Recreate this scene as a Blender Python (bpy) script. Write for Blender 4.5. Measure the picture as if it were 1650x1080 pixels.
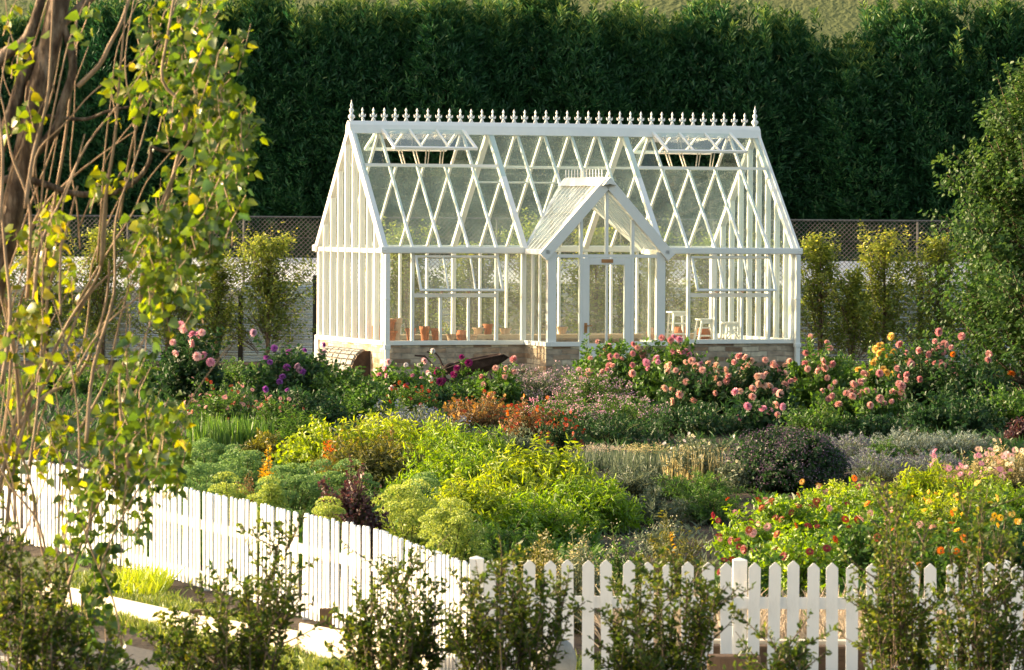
import bpy, math, random
import numpy as np
from mathutils import Vector, Matrix
R = math.radians
random.seed(7)
rng = np.random.default_rng(11)
SC = bpy.context.scene
COL = SC.collection
for _o in list(bpy.data.objects): bpy.data.objects.remove(_o)

# ------------------------------------------------------------------ camera, sky, sun, exposure
FPX = 6900.0                      # focal length in photo pixels (photo 1650 wide)
CAMZ = 3.0
PITCH, ROLL = 1.577, 0.35
cam_d = bpy.data.cameras.new('camera'); cam = bpy.data.objects.new('camera', cam_d); COL.objects.link(cam)
cam_d.sensor_width = 36.0; cam_d.lens = FPX / 1650 * 36.0
cam_d.clip_start = 0.5; cam_d.clip_end = 3000
CM = Matrix.Translation((0, 0, CAMZ)) @ Matrix.Rotation(R(90 - PITCH), 4, 'X') @ Matrix.Rotation(R(ROLL), 4, 'Z')
cam.matrix_world = CM
cam_d.dof.use_dof = True; cam_d.dof.focus_distance = 74.0; cam_d.dof.aperture_fstop = 11.0
SC.camera = cam
SUN_EL = 15.0
SUN_DIR = Vector((-0.975, 0.22, 0.0)).normalized()      # horizontal direction towards the sun (left, a little behind the garden)
SUN_AZ = math.atan2(SUN_DIR.x, SUN_DIR.y)               # clockwise from +Y
w = bpy.data.worlds.new("World"); SC.world = w; w.use_nodes = True
nt = w.node_tree; nt.nodes.clear()
sky = nt.nodes.new('ShaderNodeTexSky'); sky.sky_type = 'NISHITA'; sky.sun_disc = False
sky.sun_elevation = R(SUN_EL); sky.sun_rotation = SUN_AZ; sky.air_density = 1.0; sky.dust_density = 4.0
bg = nt.nodes.new('ShaderNodeBackground'); bg.inputs[1].default_value = 0.15
ow = nt.nodes.new('ShaderNodeOutputWorld')
wt = nt.nodes.new('ShaderNodeMixRGB'); wt.blend_type = 'MULTIPLY'; wt.inputs[0].default_value = 1; wt.inputs[2].default_value = (1.12, 1.0, .82, 1)   # warm evening air
nt.links.new(sky.outputs[0], wt.inputs[1]); nt.links.new(wt.outputs[0], bg.inputs[0]); nt.links.new(bg.outputs[0], ow.inputs[0])
sd = bpy.data.lights.new('sun', 'SUN'); sd.energy = 3.8; sd.angle = R(0.6); sd.color = (1.0, 0.79, 0.52)
sun = bpy.data.objects.new('sun', sd); COL.objects.link(sun)
sv = Vector((SUN_DIR.x * math.cos(R(SUN_EL)), SUN_DIR.y * math.cos(R(SUN_EL)), math.sin(R(SUN_EL))))
sun.rotation_euler = sv.to_track_quat('Z', 'Y').to_euler()
SC.view_settings.view_transform = 'Standard'; SC.view_settings.look = 'None'
SC.view_settings.exposure = 1.65; SC.view_settings.gamma = 1.0
SC.render.engine = 'CYCLES'
SC.cycles.max_bounces = 8; SC.cycles.transparent_max_bounces = 24
SC.cycles.diffuse_bounces = 3; SC.cycles.glossy_bounces = 3; SC.cycles.transmission_bounces = 4
SC.cycles.use_denoising = True; SC.cycles.sample_clamp_indirect = 8.0

# ------------------------------------------------------------------ measuring helpers
R3 = CM.to_3x3()
def P(px, py, Y):
    """the world point at depth Y that the photo shows at pixel (px, py)"""
    d = R3 @ Vector(((px - 825) / FPX, (540 - py) / FPX, -1.0))
    t = Y / d.y
    return Vector((d.x * t, Y, CAMZ + d.z * t))
def smooth(a, b, v):
    t = min(1.0, max(0.0, (v - a) / (b - a))); return t * t * (3 - 2 * t)
def g(x, y):
    """height of the ground"""
    z = -0.5 + 0.5 * smooth(42, 68, y)
    return z

# ------------------------------------------------------------------ object helpers
def tag(o, label=None, cat=None, group=None, kind=None):
    if label: o['label'] = label
    if cat: o['category'] = cat
    if group: o['group'] = group
    if kind: o['kind'] = kind
    return o
def empty(name, loc=(0, 0, 0), rz=0.0, label=None, cat=None, group=None):
    o = bpy.data.objects.new(name, None); COL.objects.link(o)
    o.location = loc; o.rotation_euler = (0, 0, rz); o.empty_display_size = 0.2
    return tag(o, label, cat, group)
def link_mesh(name, me, mat=None, parent=None):
    o = bpy.data.objects.new(name, me); COL.objects.link(o)
    if mat is not None and len(me.materials) == 0: me.materials.append(mat)
    if parent is not None: o.parent = parent
    return o
def copy_tree(o, parent=None):
    c = o.copy(); COL.objects.link(c)
    if parent is not None: c.parent = parent
    for ch in list(o.children): copy_tree(ch, c)
    return c
def np_mesh(name, V, F, tint=None, smooth_=False):
    """V (n,3), F (m,k) with constant k"""
    me = bpy.data.meshes.new(name)
    V = np.ascontiguousarray(V, dtype=np.float32); F = np.ascontiguousarray(F, dtype=np.int32)
    m, k = F.shape
    me.vertices.add(len(V)); me.vertices.foreach_set('co', V.ravel())
    me.loops.add(m * k); me.loops.foreach_set('vertex_index', F.ravel())
    me.polygons.add(m)
    me.polygons.foreach_set('loop_start', np.arange(0, m * k, k, dtype=np.int32))
    me.polygons.foreach_set('loop_total', np.full(m, k, dtype=np.int32))
    if smooth_: me.polygons.foreach_set('use_smooth', np.ones(m, dtype=bool))
    me.update(calc_edges=True)
    if tint is not None:
        a = me.attributes.new('tint', 'FLOAT', 'POINT'); a.data.foreach_set('value', np.ascontiguousarray(tint, dtype=np.float32))
    return me

class MB:
    """collects simple shapes into one mesh"""
    def __init__(s): s.v = []; s.f = []
    def add(s, V, F):
        n = len(s.v); s.v += [tuple(p) for p in V]; s.f += [tuple(n + i for i in q) for q in F]; return s
    def box(s, x0, x1, y0, y1, z0, z1, M=None):
        V = [Vector(p) for p in ((x0,y0,z0),(x1,y0,z0),(x1,y1,z0),(x0,y1,z0),(x0,y0,z1),(x1,y0,z1),(x1,y1,z1),(x0,y1,z1))]
        if M is not None: V = [M @ p for p in V]
        return s.add(V, [(3,2,1,0),(4,5,6,7),(0,1,5,4),(1,2,6,5),(2,3,7,6),(3,0,4,7)])
    def bar(s, a, b, wx, wy, up=(0, 0, 1)):
        """a straight bar from a to b, wx wide sideways, wy deep along 'up'"""
        a = Vector(a); b = Vector(b); d = (b - a).normalized()
        side = d.cross(Vector(up))
        if side.length < 1e-4: side = d.cross(Vector((0, 1, 0)))
        side.normalize(); u = side.cross(d).normalized()
        V = []
        for p in (a, b):
            for sx, sy in ((-1,-1),(1,-1),(1,1),(-1,1)):
                V.append(p + side * (sx * wx / 2) + u * (sy * wy / 2))
        return s.add(V, [(0,1,2,3),(7,6,5,4),(0,4,5,1),(1,5,6,2),(2,6,7,3),(3,7,4,0)])
    def tube(s, pts, rad, n=6, cap=True):
        pts = [Vector(p) for p in pts]
        if not hasattr(rad, '__len__'): rad = [rad] * len(pts)
        V = []; F = []; prev = None
        for i, p in enumerate(pts):
            d = (pts[min(i + 1, len(pts) - 1)] - pts[max(i - 1, 0)])
            if d.length < 1e-6: d = Vector((0, 0, 1))
            d.normalize()
            u = prev if prev is not None else (Vector((0, 1, 0)) if abs(d.y) < .9 else Vector((1, 0, 0)))
            u = (u - d * u.dot(d)).normalized(); prev = u; q = d.cross(u)
            for k in range(n):
                t = 2 * math.pi * k / n
                V.append(p + (u * math.cos(t) + q * math.sin(t)) * rad[i])
        for i in range(len(pts) - 1):
            for k in range(n):
                F.append((i*n + k, i*n + (k+1) % n, (i+1)*n + (k+1) % n, (i+1)*n + k))
        if cap: F.append(tuple(range(n - 1, -1, -1))); F.append(tuple((len(pts)-1)*n + k for k in range(n)))
        return s.add(V, F)
    def lathe(s, prof, n=10, M=None):
        V = []; F = []
        for r, z in prof:
            for k in range(n):
                t = 2 * math.pi * k / n; V.append(Vector((r * math.cos(t), r * math.sin(t), z)))
        if M is not None: V = [M @ p for p in V]
        for i in range(len(prof) - 1):
            for k in range(n): F.append((i*n + k, i*n + (k+1) % n, (i+1)*n + (k+1) % n, (i+1)*n + k))
        return s.add(V, F)
    def prism(s, poly, y0, y1, axis='y'):
        """extrude a polygon given in (x,z) along y, or (y,z) along x"""
        n = len(poly)
        mk = (lambda p, t: (p[0], t, p[1])) if axis == 'y' else (lambda p, t: (t, p[0], p[1]))
        V = [mk(p, y0) for p in poly] + [mk(p, y1) for p in poly]
        F = [tuple(range(n)), tuple(range(2*n - 1, n - 1, -1))] + [(i, (i+1) % n + 0, (i+1) % n + n, i + n)[::-1] for i in range(n)]
        return s.add(V, F)
    def build(s, name, mat, parent=None, loc=None, smooth_=False, bevel=0.0):
        me = bpy.data.meshes.new(name); me.from_pydata(s.v, [], s.f); me.materials.append(mat)
        if smooth_:
            for p in me.polygons: p.use_smooth = True
        me.update()
        o = bpy.data.objects.new(name, me); COL.objects.link(o)
        if parent is not None: o.parent = parent
        if loc is not None: o.location = loc
        if bevel:
            b = o.modifiers.new('bevel', 'BEVEL'); b.width = bevel; b.segments = 2; b.limit_method = 'ANGLE'
        return o

# ------------------------------------------------------------------ materials
def newmat(name):
    m = bpy.data.materials.new(name); m.use_nodes = True; n = m.node_tree; n.nodes.clear()
    return m, n, n.nodes.new('ShaderNodeOutputMaterial')
def pb(n, col, rough=.6, spec=.5, metal=0.0):
    b = n.nodes.new('ShaderNodeBsdfPrincipled'); b.inputs['Base Color'].default_value = (*col, 1)
    b.inputs['Roughness'].default_value = rough; b.inputs['Specular IOR Level'].default_value = spec; b.inputs['Metallic'].default_value = metal
    return b
def ramp(n, stops):
    r = n.nodes.new('ShaderNodeValToRGB'); e = r.color_ramp.elements
    while len(e) < len(stops): e.new(0.5)
    for i, (p, c) in enumerate(stops): e[i].position = p; e[i].color = (*c, 1)
    return r
def noisemat(name, stops, scale=8, rough=.7, bump=0.0, detail=6, spec=.3, metal=0.0, stretch=(1, 1, 1), coord='Object', bscale=None):
    m, n, o = newmat(name); L = n.links.new
    tc = n.nodes.new('ShaderNodeTexCoord'); mp = n.nodes.new('ShaderNodeMapping'); mp.inputs['Scale'].default_value = stretch
    L(tc.outputs[coord], mp.inputs[0])
    nz = n.nodes.new('ShaderNodeTexNoise'); nz.inputs['Scale'].default_value = scale; nz.inputs['Detail'].default_value = detail
    nz.inputs['Roughness'].default_value = .65
    L(mp.outputs[0], nz.inputs['Vector'])
    r = ramp(n, stops); L(nz.outputs[0], r.inputs[0])
    b = pb(n, (1, 1, 1), rough, spec, metal); L(r.outputs[0], b.inputs['Base Color'])
    if bump:
        nb = n.nodes.new('ShaderNodeTexNoise'); nb.inputs['Scale'].default_value = bscale or scale * 4; nb.inputs['Detail'].default_value = 5
        L(mp.outputs[0], nb.inputs['Vector'])
        bp = n.nodes.new('ShaderNodeBump'); bp.inputs['Strength'].default_value = 1.0; bp.inputs['Distance'].default_value = bump
        L(nb.outputs[0], bp.inputs['Height']); L(bp.outputs[0], b.inputs['Normal'])
    L(b.outputs[0], o.inputs[0])
    return m
def leafmat(name, cols, trans=.42, gloss=.06, rough=.45, tboost=1.5):
    """leaf: diffuse + light let through + a thin gloss; 'tint' picks the leaf's own colour"""
    m, n, o = newmat(name); L = n.links.new
    at = n.nodes.new('ShaderNodeAttribute'); at.attribute_name = 'tint'
    oi = n.nodes.new('ShaderNodeObjectInfo')
    ad = n.nodes.new('ShaderNodeMath'); ad.operation = 'MULTIPLY_ADD'; ad.inputs[1].default_value = .12; L(oi.outputs['Random'], ad.inputs[0]); L(at.outputs['Fac'], ad.inputs[2])
    k = len(cols); r = ramp(n, [((i + .06) / (k - .88) if k > 1 else 0, c) for i, c in enumerate(cols)]); L(ad.outputs[0], r.inputs[0])
    d = n.nodes.new('ShaderNodeBsdfDiffuse'); L(r.outputs[0], d.inputs[0])
    hs = n.nodes.new('ShaderNodeHueSaturation'); hs.inputs['Value'].default_value = tboost; hs.inputs['Saturation'].default_value = 1.1
    hs.inputs['Hue'].default_value = 0.485; L(r.outputs[0], hs.inputs['Color'])
    t = n.nodes.new('ShaderNodeBsdfTranslucent'); L(hs.outputs[0], t.inputs[0])
    mx = n.nodes.new('ShaderNodeMixShader'); mx.inputs[0].default_value = trans; L(d.outputs[0], mx.inputs[1]); L(t.outputs[0], mx.inputs[2])
    gl = n.nodes.new('ShaderNodeBsdfGlossy'); gl.inputs['Roughness'].default_value = rough
    m2 = n.nodes.new('ShaderNodeMixShader'); m2.inputs[0].default_value = gloss; L(mx.outputs[0], m2.inputs[1]); L(gl.outputs[0], m2.inputs[2])
    L(m2.outputs[0], o.inputs[0])
    return m
def glassmat(name, veil=.16, tint=(.93, .97, .94), vcol=(.78, .82, .78), tmix=.5):
    m, n, o = newmat(name); L = n.links.new
    tr = n.nodes.new('ShaderNodeBsdfTransparent'); tr.inputs[0].default_value = (*tint, 1)
    df = n.nodes.new('ShaderNodeBsdfDiffuse'); df.inputs[0].default_value = (*vcol, 1)
    tl = n.nodes.new('ShaderNodeBsdfTranslucent'); tl.inputs[0].default_value = (*vcol, 1)
    dm = n.nodes.new('ShaderNodeMixShader'); dm.inputs[0].default_value = tmix; L(df.outputs[0], dm.inputs[1]); L(tl.outputs[0], dm.inputs[2])
    tc = n.nodes.new('ShaderNodeTexCoord')
    nz = n.nodes.new('ShaderNodeTexNoise'); nz.inputs['Scale'].default_value = 2.2; nz.inputs['Detail'].default_value = 6; L(tc.outputs['Object'], nz.inputs['Vector'])
    mr = n.nodes.new('ShaderNodeMapRange'); mr.inputs[1].default_value = .3; mr.inputs[2].default_value = .75; mr.inputs[3].default_value = veil * .6; mr.inputs[4].default_value = veil * 1.5
    L(nz.outputs[0], mr.inputs[0])
    m1 = n.nodes.new('ShaderNodeMixShader'); L(mr.outputs[0], m1.inputs[0]); L(tr.outputs[0], m1.inputs[1]); L(dm.outputs[0], m1.inputs[2])
    gl = n.nodes.new('ShaderNodeBsdfGlossy'); gl.inputs['Roughness'].default_value = .03
    fr = n.nodes.new('ShaderNodeFresnel'); fr.inputs[0].default_value = 1.5
    fm = n.nodes.new('ShaderNodeMath'); fm.operation = 'MINIMUM'; fm.inputs[1].default_value = .28; L(fr.outputs[0], fm.inputs[0])
    m2 = n.nodes.new('ShaderNodeMixShader'); L(fm.outputs[0], m2.inputs[0]); L(m1.outputs[0], m2.inputs[1]); L(gl.outputs[0], m2.inputs[2])
    L(m2.outputs[0], o.inputs[0])
    return m
def brickmat(name):
    m, n, o = newmat(name); L = n.links.new
    tc = n.nodes.new('ShaderNodeTexCoord'); mp = n.nodes.new('ShaderNodeMapping')
    # x+y along the wall, z up
    sp = n.nodes.new('ShaderNodeSeparateXYZ'); L(tc.outputs['Object'], sp.inputs[0])
    ad = n.nodes.new('ShaderNodeMath'); L(sp.outputs[0], ad.inputs[0]); L(sp.outputs[1], ad.inputs[1])
    cb = n.nodes.new('ShaderNodeCombineXYZ'); L(ad.outputs[0], cb.inputs[0]); L(sp.outputs[2], cb.inputs[1])
    wn = n.nodes.new('ShaderNodeTexNoise'); wn.inputs['Scale'].default_value = 2.5; L(tc.outputs['Object'], wn.inputs['Vector'])
    wm = n.nodes.new('ShaderNodeVectorMath'); wm.operation = 'MULTIPLY_ADD'; wm.inputs[1].default_value = (.05, .05, 0); L(wn.outputs[1], wm.inputs[0]); L(cb.outputs[0], wm.inputs[2])
    br = n.nodes.new('ShaderNodeTexBrick'); L(wm.outputs[0], br.inputs['Vector'])
    br.inputs['Scale'].default_value = 1; br.inputs['Brick Width'].default_value = .34; br.inputs['Row Height'].default_value = .095
    br.inputs['Mortar Size'].default_value = .009; br.inputs['Mortar Smooth'].default_value = .3; br.inputs['Bias'].default_value = 0
    br.inputs['Color1'].default_value = (0, 0, 0, 1); br.inputs['Color2'].default_value = (1, 1, 1, 1); br.inputs['Mortar'].default_value = (.5, .5, .5, 1)
    r = ramp(n, [(0, (.21, .14, .095)), (.2, (.38, .26, .18)), (.42, (.48, .38, .29)), (.62, (.42, .34, .27)), (.82, (.58, .49, .38)), (1, (.66, .58, .46))])
    L(br.outputs[0], r.inputs[0])
    mo = n.nodes.new('ShaderNodeMixRGB'); L(br.outputs[1], mo.inputs[0]); L(r.outputs[0], mo.inputs[1]); mo.inputs[2].default_value = (.42, .36, .29, 1)
    nz = n.nodes.new('ShaderNodeTexNoise'); nz.inputs['Scale'].default_value = 9; nz.inputs['Detail'].default_value = 7; L(tc.outputs['Object'], nz.inputs['Vector'])
    r2 = ramp(n, [(.3, (.65, .65, .65)), (.7, (1.2, 1.17, 1.12))]); L(nz.outputs[0], r2.inputs[0])
    mu = n.nodes.new('ShaderNodeMixRGB'); mu.blend_type = 'MULTIPLY'; mu.inputs[0].default_value = 1; L(mo.outputs[0], mu.inputs[1]); L(r2.outputs[0], mu.inputs[2])
    b = pb(n, (1, 1, 1), .85, .2); L(mu.outputs[0], b.inputs['Base Color'])
    iv = n.nodes.new('ShaderNodeMath'); iv.operation = 'MULTIPLY_ADD'; iv.inputs[1].default_value = -1.0; L(br.outputs[1], iv.inputs[0]); L(nz.outputs[0], iv.inputs[2])
    bp = n.nodes.new('ShaderNodeBump'); bp.inputs['Distance'].default_value = .02; L(iv.outputs[0], bp.inputs['Height']); L(bp.outputs[0], b.inputs['Normal'])
    L(b.outputs[0], o.inputs[0])
    return m
M = {}
M['white'] = noisemat('white_paint', [(.3, (.76, .77, .76)), (.6, (.83, .83, .81))], 3, .35, 0, spec=.5)
M['fencewhite'] = noisemat('fence_white_paint', [(.25, (.60, .60, .58)), (.45, (.76, .76, .75)), (.8, (.82, .82, .81))], 7, .5, .001, spec=.4, stretch=(1, 1, .35))
M['brick'] = brickmat('stone_brick')
M['glass'] = glassmat('pane_glass', .065)
M['roofglass'] = glassmat('roof_pane_glass', .10, (.9, .97, .94), (.66, .84, .80), .35)
M['porchglass'] = glassmat('porch_pane_glass', .42, (.9, .97, .94))  # heavy pale veil paints a sky sheen onto the porch glass
M['soil'] = noisemat('garden_soil', [(.25, (.018, .013, .009)), (.5, (.045, .032, .022)), (.75, (.09, .07, .05))], 1.2, .95, .05, bscale=12, coord='Object')
M['hill'] = noisemat('hill_grass', [(.3, (.085, .11, .04)), (.5, (.12, .145, .055)), (.7, (.18, .18, .08))], .11, .95, .12, detail=12, bscale=5)
M['asphalt'] = noisemat('asphalt', [(.3, (.075, .073, .07)), (.7, (.14, .135, .125))], 30, .9, .006, coord='Object')
M['concrete'] = noisemat('pale_concrete', [(.3, (.42, .37, .30)), (.7, (.58, .53, .44))], 3, .85, .004, bscale=40)
M['cream'] = noisemat('cream_timber', [(.3, (.60, .53, .42)), (.7, (.72, .66, .55))], 4, .6, .002, stretch=(.3, .3, 3))
M['timber'] = noisemat('brown_timber', [(.25, (.05, .034, .022)), (.55, (.11, .075, .05)), (.8, (.18, .13, .09))], 3, .8, .006, stretch=(.4, .4, 6), bscale=9)
M['timber_v'] = noisemat('brown_post_timber', [(.25, (.07, .042, .026)), (.55, (.14, .088, .055)), (.8, (.22, .15, .10))], 4, .8, .005, stretch=(5, 5, .5), bscale=9)
M['terracotta'] = noisemat('terracotta', [(.3, (.36, .12, .055)), (.6, (.50, .19, .095)), (.8, (.52, .27, .17))], 6, .8, .003)
M['paleclay'] = noisemat('pale_clay', [(.3, (.45, .30, .20)), (.7, (.60, .44, .33))], 6, .85, .003)
M['bench'] = noisemat('bench_timber', [(.3, (.42, .30, .19)), (.7, (.58, .45, .31))], 3, .7, .002, stretch=(.3, 4, 4))
M['brass'] = noisemat('brass', [(.3, (.42, .20, .10)), (.7, (.62, .33, .17))], 8, .35, 0, metal=.85)
M['iron'] = noisemat('galvanised_iron', [(.3, (.84, .87, .90)), (.7, (.92, .94, .96))], 3, .2, 0, metal=.95, stretch=(.5, 1, 3))
M['steel'] = noisemat('dark_steel', [(.3, (.02, .02, .02)), (.7, (.045, .042, .04))], 5, .6)
M['wire'] = noisemat('grey_wire', [(.3, (.10, .10, .10)), (.7, (.17, .17, .165))], 5, .6, metal=.3)
M['rust'] = noisemat('rusty_steel', [(.25, (.02, .013, .011)), (.5, (.05, .03, .024)), (.75, (.10, .07, .055))], 6, .85, .004)
M['shedroof'] = noisemat('white_sheet', [(.3, (.66, .68, .70)), (.7, (.80, .81, .82))], 2, .45, 0, spec=.4)
M['slat'] = noisemat('weathered_white_slats', [(.3, (.13, .135, .13)), (.7, (.34, .345, .33))], 6, .7, .003, stretch=(1, 1, 4))
M['darkinside'] = noisemat('dark_inside', [(.3, (.03, .02, .014)), (.7, (.08, .055, .04))], 6, .9, .003)
M['stone'] = noisemat('grey_stone', [(.3, (.15, .15, .14)), (.7, (.33, .33, .31))], 5, .9, .01)
M['bark'] = noisemat('brown_bark', [(.32, (.035, .024, .017)), (.48, (.11, .078, .054)), (.60, (.24, .185, .135)), (.78, (.38, .32, .25))], 9, .9, .03, stretch=(2.5, 2.5, .8), bscale=16)
M['twig'] = noisemat('pale_twig', [(.3, (.22, .145, .09)), (.7, (.50, .37, .25))], 9, .75, .002, stretch=(2, 2, .6))
M['stem'] = noisemat('green_stem', [(.3, (.05, .07, .02)), (.7, (.12, .13, .045))], 9, .8)
# foliage colours: the plant's own, with sun painted into conifer, poplar and fruit leaves
M['l_conifer'] = leafmat('conifer_spray', [(.010, .044, .022), (.020, .078, .032), (.04, .125, .038), (.22, .31, .07)], .25, .02)  # last tone is sunlight painted on the treetop tips
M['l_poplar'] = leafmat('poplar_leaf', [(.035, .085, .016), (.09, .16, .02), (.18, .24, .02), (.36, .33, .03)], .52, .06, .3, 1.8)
M['l_lime'] = leafmat('lime_leaf', [(.09, .20, .02), (.18, .31, .025), (.32, .43, .03)], .5, .05)
M['l_yellow'] = leafmat('yellow_leaf', [(.13, .23, .02), (.27, .37, .025), (.44, .49, .035)], .5, .05)
M['l_olive'] = leafmat('olive_leaf', [(.06, .08, .015), (.13, .14, .02), (.26, .22, .03)], .45, .05)
M['l_green'] = leafmat('green_leaf', [(.03, .085, .018), (.065, .15, .025), (.12, .22, .035)], .45, .035)
M['l_dark'] = leafmat('dark_leaf', [(.012, .04, .014), (.026, .072, .022), (.052, .115, .03)], .35, .03)
M['l_grey'] = leafmat('grey_green_leaf', [(.07, .10, .06), (.11, .15, .09), (.19, .22, .13)], .35, .05)
M['l_silver'] = leafmat('silver_leaf', [(.13, .17, .15), (.20, .25, .22), (.30, .35, .31)], .3, .05)
M['l_lavender'] = leafmat('lavender_spike', [(.09, .085, .13), (.14, .13, .20), (.19, .19, .25)], .3, .04)
M['l_sedum'] = leafmat('sedum_head', [(.07, .16, .055), (.14, .26, .085), (.28, .40, .12)], .3, .03)
M['l_sedumy'] = leafmat('yellow_sedum_head', [(.15, .25, .055), (.29, .38, .08), (.46, .52, .12)], .4, .04)
M['l_burg'] = leafmat('burgundy_leaf', [(.045, .020, .022), (.09, .035, .035), (.15, .07, .05)], .35, .06)
M['l_brown'] = leafmat('bronze_leaf', [(.13, .075, .03), (.21, .13, .045), (.30, .20, .07)], .4, .05)
M['l_box'] = leafmat('box_leaf', [(.025, .06, .014), (.055, .105, .018), (.12, .165, .026), (.32, .30, .04)], .5, .03, .35)
M['l_pear'] = leafmat('pear_leaf', [(.022, .062, .018), (.048, .11, .028), (.11, .175, .04)], .42, .02, .45)
M['l_fruit'] = leafmat('fruit_tree_leaf', [(.085, .14, .035), (.17, .24, .045), (.42, .44, .08)], .52, .04, .35)
M['l_tan'] = leafmat('dry_grass', [(.26, .22, .15), (.40, .34, .25), (.52, .44, .34)], .4, .03)
M['l_straw'] = leafmat('straw_seedhead', [(.30, .26, .11), (.44, .38, .17), (.55, .50, .27)], .45, .03)
M['l_grass'] = leafmat('grass_blade', [(.05, .10, .02), (.11, .17, .03), (.22, .25, .05)], .42, .05)
M['l_purple'] = leafmat('purple_bloom_haze', [(.07, .04, .07), (.12, .075, .12), (.20, .14, .19)], .35, .04)
def petal(name, a, b): M[name] = leafmat(name, [a, b], .35, .03, .5, 1.2)
petal('p_rose', (.60, .25, .25), (.76, .42, .40)); petal('p_salmon', (.70, .38, .32), (.83, .56, .47)); petal('p_peach', (.72, .46, .34), (.84, .62, .48))
petal('p_pink', (.70, .27, .38), (.82, .46, .54)); petal('p_dusty', (.52, .26, .25), (.70, .42, .38)); petal('p_yellow', (.78, .52, .10), (.85, .66, .22))
petal('p_magenta', (.20, .015, .09), (.34, .03, .17)); petal('p_violet', (.28, .07, .34), (.44, .15, .46)); petal('p_white', (.68, .60, .58), (.82, .78, .76))
petal('p_rust', (.22, .05, .018), (.38, .11, .035)); petal('p_red', (.38, .05, .02), (.56, .12, .035)); petal('p_amber', (.48, .25, .03), (.62, .36, .06))
petal('p_orange', (.66, .17, .02), (.80, .30, .03)); petal('p_crimson', (.20, .025, .028), (.32, .055, .045)); petal('p_cream', (.66, .62, .38), (.82, .78, .58))
petal('p_mauve', (.46, .27, .36), (.64, .43, .50)); petal('p_blue', (.13, .16, .26), (.24, .26, .38)); petal('p_blush', (.78, .44, .46), (.88, .66, .62))
petal('p_gold', (.72, .42, .02), (.84, .58, .05)); petal('p_lime', (.40, .46, .10), (.56, .60, .18))
M['disc'] = noisemat('flower_disc', [(.3, (.05, .02, .01)), (.7, (.12, .06, .02))], 30, .9)

# ------------------------------------------------------------------ foliage geometry
LEAF = {  # outline points (along, across, lift) of half-folded leaves; faces are quads
 'leaf': (np.array([(0,0,0),(.35,.5,.10),(.38,0,-.04),(.35,-.5,.10),(.75,.38,.02),(1,0,-.12),(.75,-.38,.02)]), [(0,2,1,1),(0,3,2,2),(2,5,4,1),(2,3,6,5)]),
 'blade': (np.array([(0,-.5,0),(0,.5,0),(1,.12,0),(1,-.12,0)]), [(0,1,2,3)]),
 'diamond': (np.array([(0,0,0),(.5,.5,.08),(1,0,-.08),(.5,-.5,.08)]), [(0,3,2,1)]),
 'heart': (np.array([(0,0,0),(.05,.42,.06),(.45,.45,.10),(1,0,-.15),(.45,-.45,.10),(.05,-.42,.06),(.42,0,-.03)]), [(0,6,2,1),(6,3,2,2),(0,5,4,6),(6,4,3,3)]),
}
def unit(a): return a / np.maximum(np.linalg.norm(a, axis=-1, keepdims=True), 1e-9)
def leaves(name, C, D, N, Ls, Ws, tint, mat, parent=None, shape='leaf'):
    """C centre of the leaf base, D direction, N rough normal, arrays of n"""
    n = len(C); D = unit(D); S = unit(np.cross(D, N)); U = np.cross(S, D)
    T, F = LEAF[shape]; k = len(T)
    Ls = np.broadcast_to(np.asarray(Ls, float), (n,)); Ws = np.broadcast_to(np.asarray(Ws, float), (n,))
    V = C[:, None, :] + D[:, None, :] * (T[None, :, 0] * Ls[:, None])[..., None] + S[:, None, :] * (T[None, :, 1] * Ws[:, None])[..., None] + U[:, None, :] * (T[None, :, 2] * Ls[:, None])[..., None]
    # split degenerate quads (tri) by keeping only proper faces
    quads = [f for f in F if len(set(f)) == 4]; tris = [tuple(dict.fromkeys(f)) for f in F if len(set(f)) == 3]
    base = (np.arange(n) * k)[:, None, None]
    Fq = (base + np.array(quads)[None]).reshape(-1, 4) if quads else np.zeros((0, 4), int)
    Ft = (base + np.array(tris)[None]).reshape(-1, 3) if tris else np.zeros((0, 3), int)
    if len(Ft):   # triangulate everything
        if len(Fq): Ft = np.vstack([Ft, Fq[:, [0, 1, 2]], Fq[:, [0, 2, 3]]])
        Fs = Ft
    else: Fs = Fq
    me = np_mesh(name, V.reshape(-1, 3), Fs, np.repeat(np.clip(tint, 0, 1), k))
    return link_mesh(name, me, mat, parent)
def tubes(name, A, rad0, rad1, mat, parent=None, n=3):
    """A (K, m, 3): K polylines of m points, tapered three-sided tubes in one mesh"""
    K, m, _ = A.shape
    T = np.empty_like(A); T[:, 1:-1] = A[:, 2:] - A[:, :-2]; T[:, 0] = A[:, 1] - A[:, 0]; T[:, -1] = A[:, -1] - A[:, -2]
    T = unit(T); ref = np.tile(np.array([.31, .77, .12]), (K, m, 1)); U = unit(np.cross(T, ref)); W = np.cross(T, U)
    r0 = np.broadcast_to(np.asarray(rad0, float), (K,)); r1 = np.broadcast_to(np.asarray(rad1, float), (K,))
    rr = r0[:, None] + (r1 - r0)[:, None] * np.linspace(0, 1, m)[None]
    V = np.stack([A + U * (rr * math.cos(2*math.pi*k/n))[..., None] + W * (rr * math.sin(2*math.pi*k/n))[..., None] for k in range(n)], 2)
    idx = np.arange(K * m * n).reshape(K, m, n)
    F = np.stack([idx[:, :-1, :], np.roll(idx, -1, 2)[:, :-1, :], np.roll(idx, -1, 2)[:, 1:, :], idx[:, 1:, :]], -1).reshape(-1, 4)
    return link_mesh(name, np_mesh(name, V.reshape(-1, 3), F), mat, parent)
def bez(a, b, c, m):
    t = np.linspace(0, 1, m)[None, :, None]
    return (1-t)**2 * a[:, None] + 2*(1-t)*t * b[:, None] + t*t * c[:, None]
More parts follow.
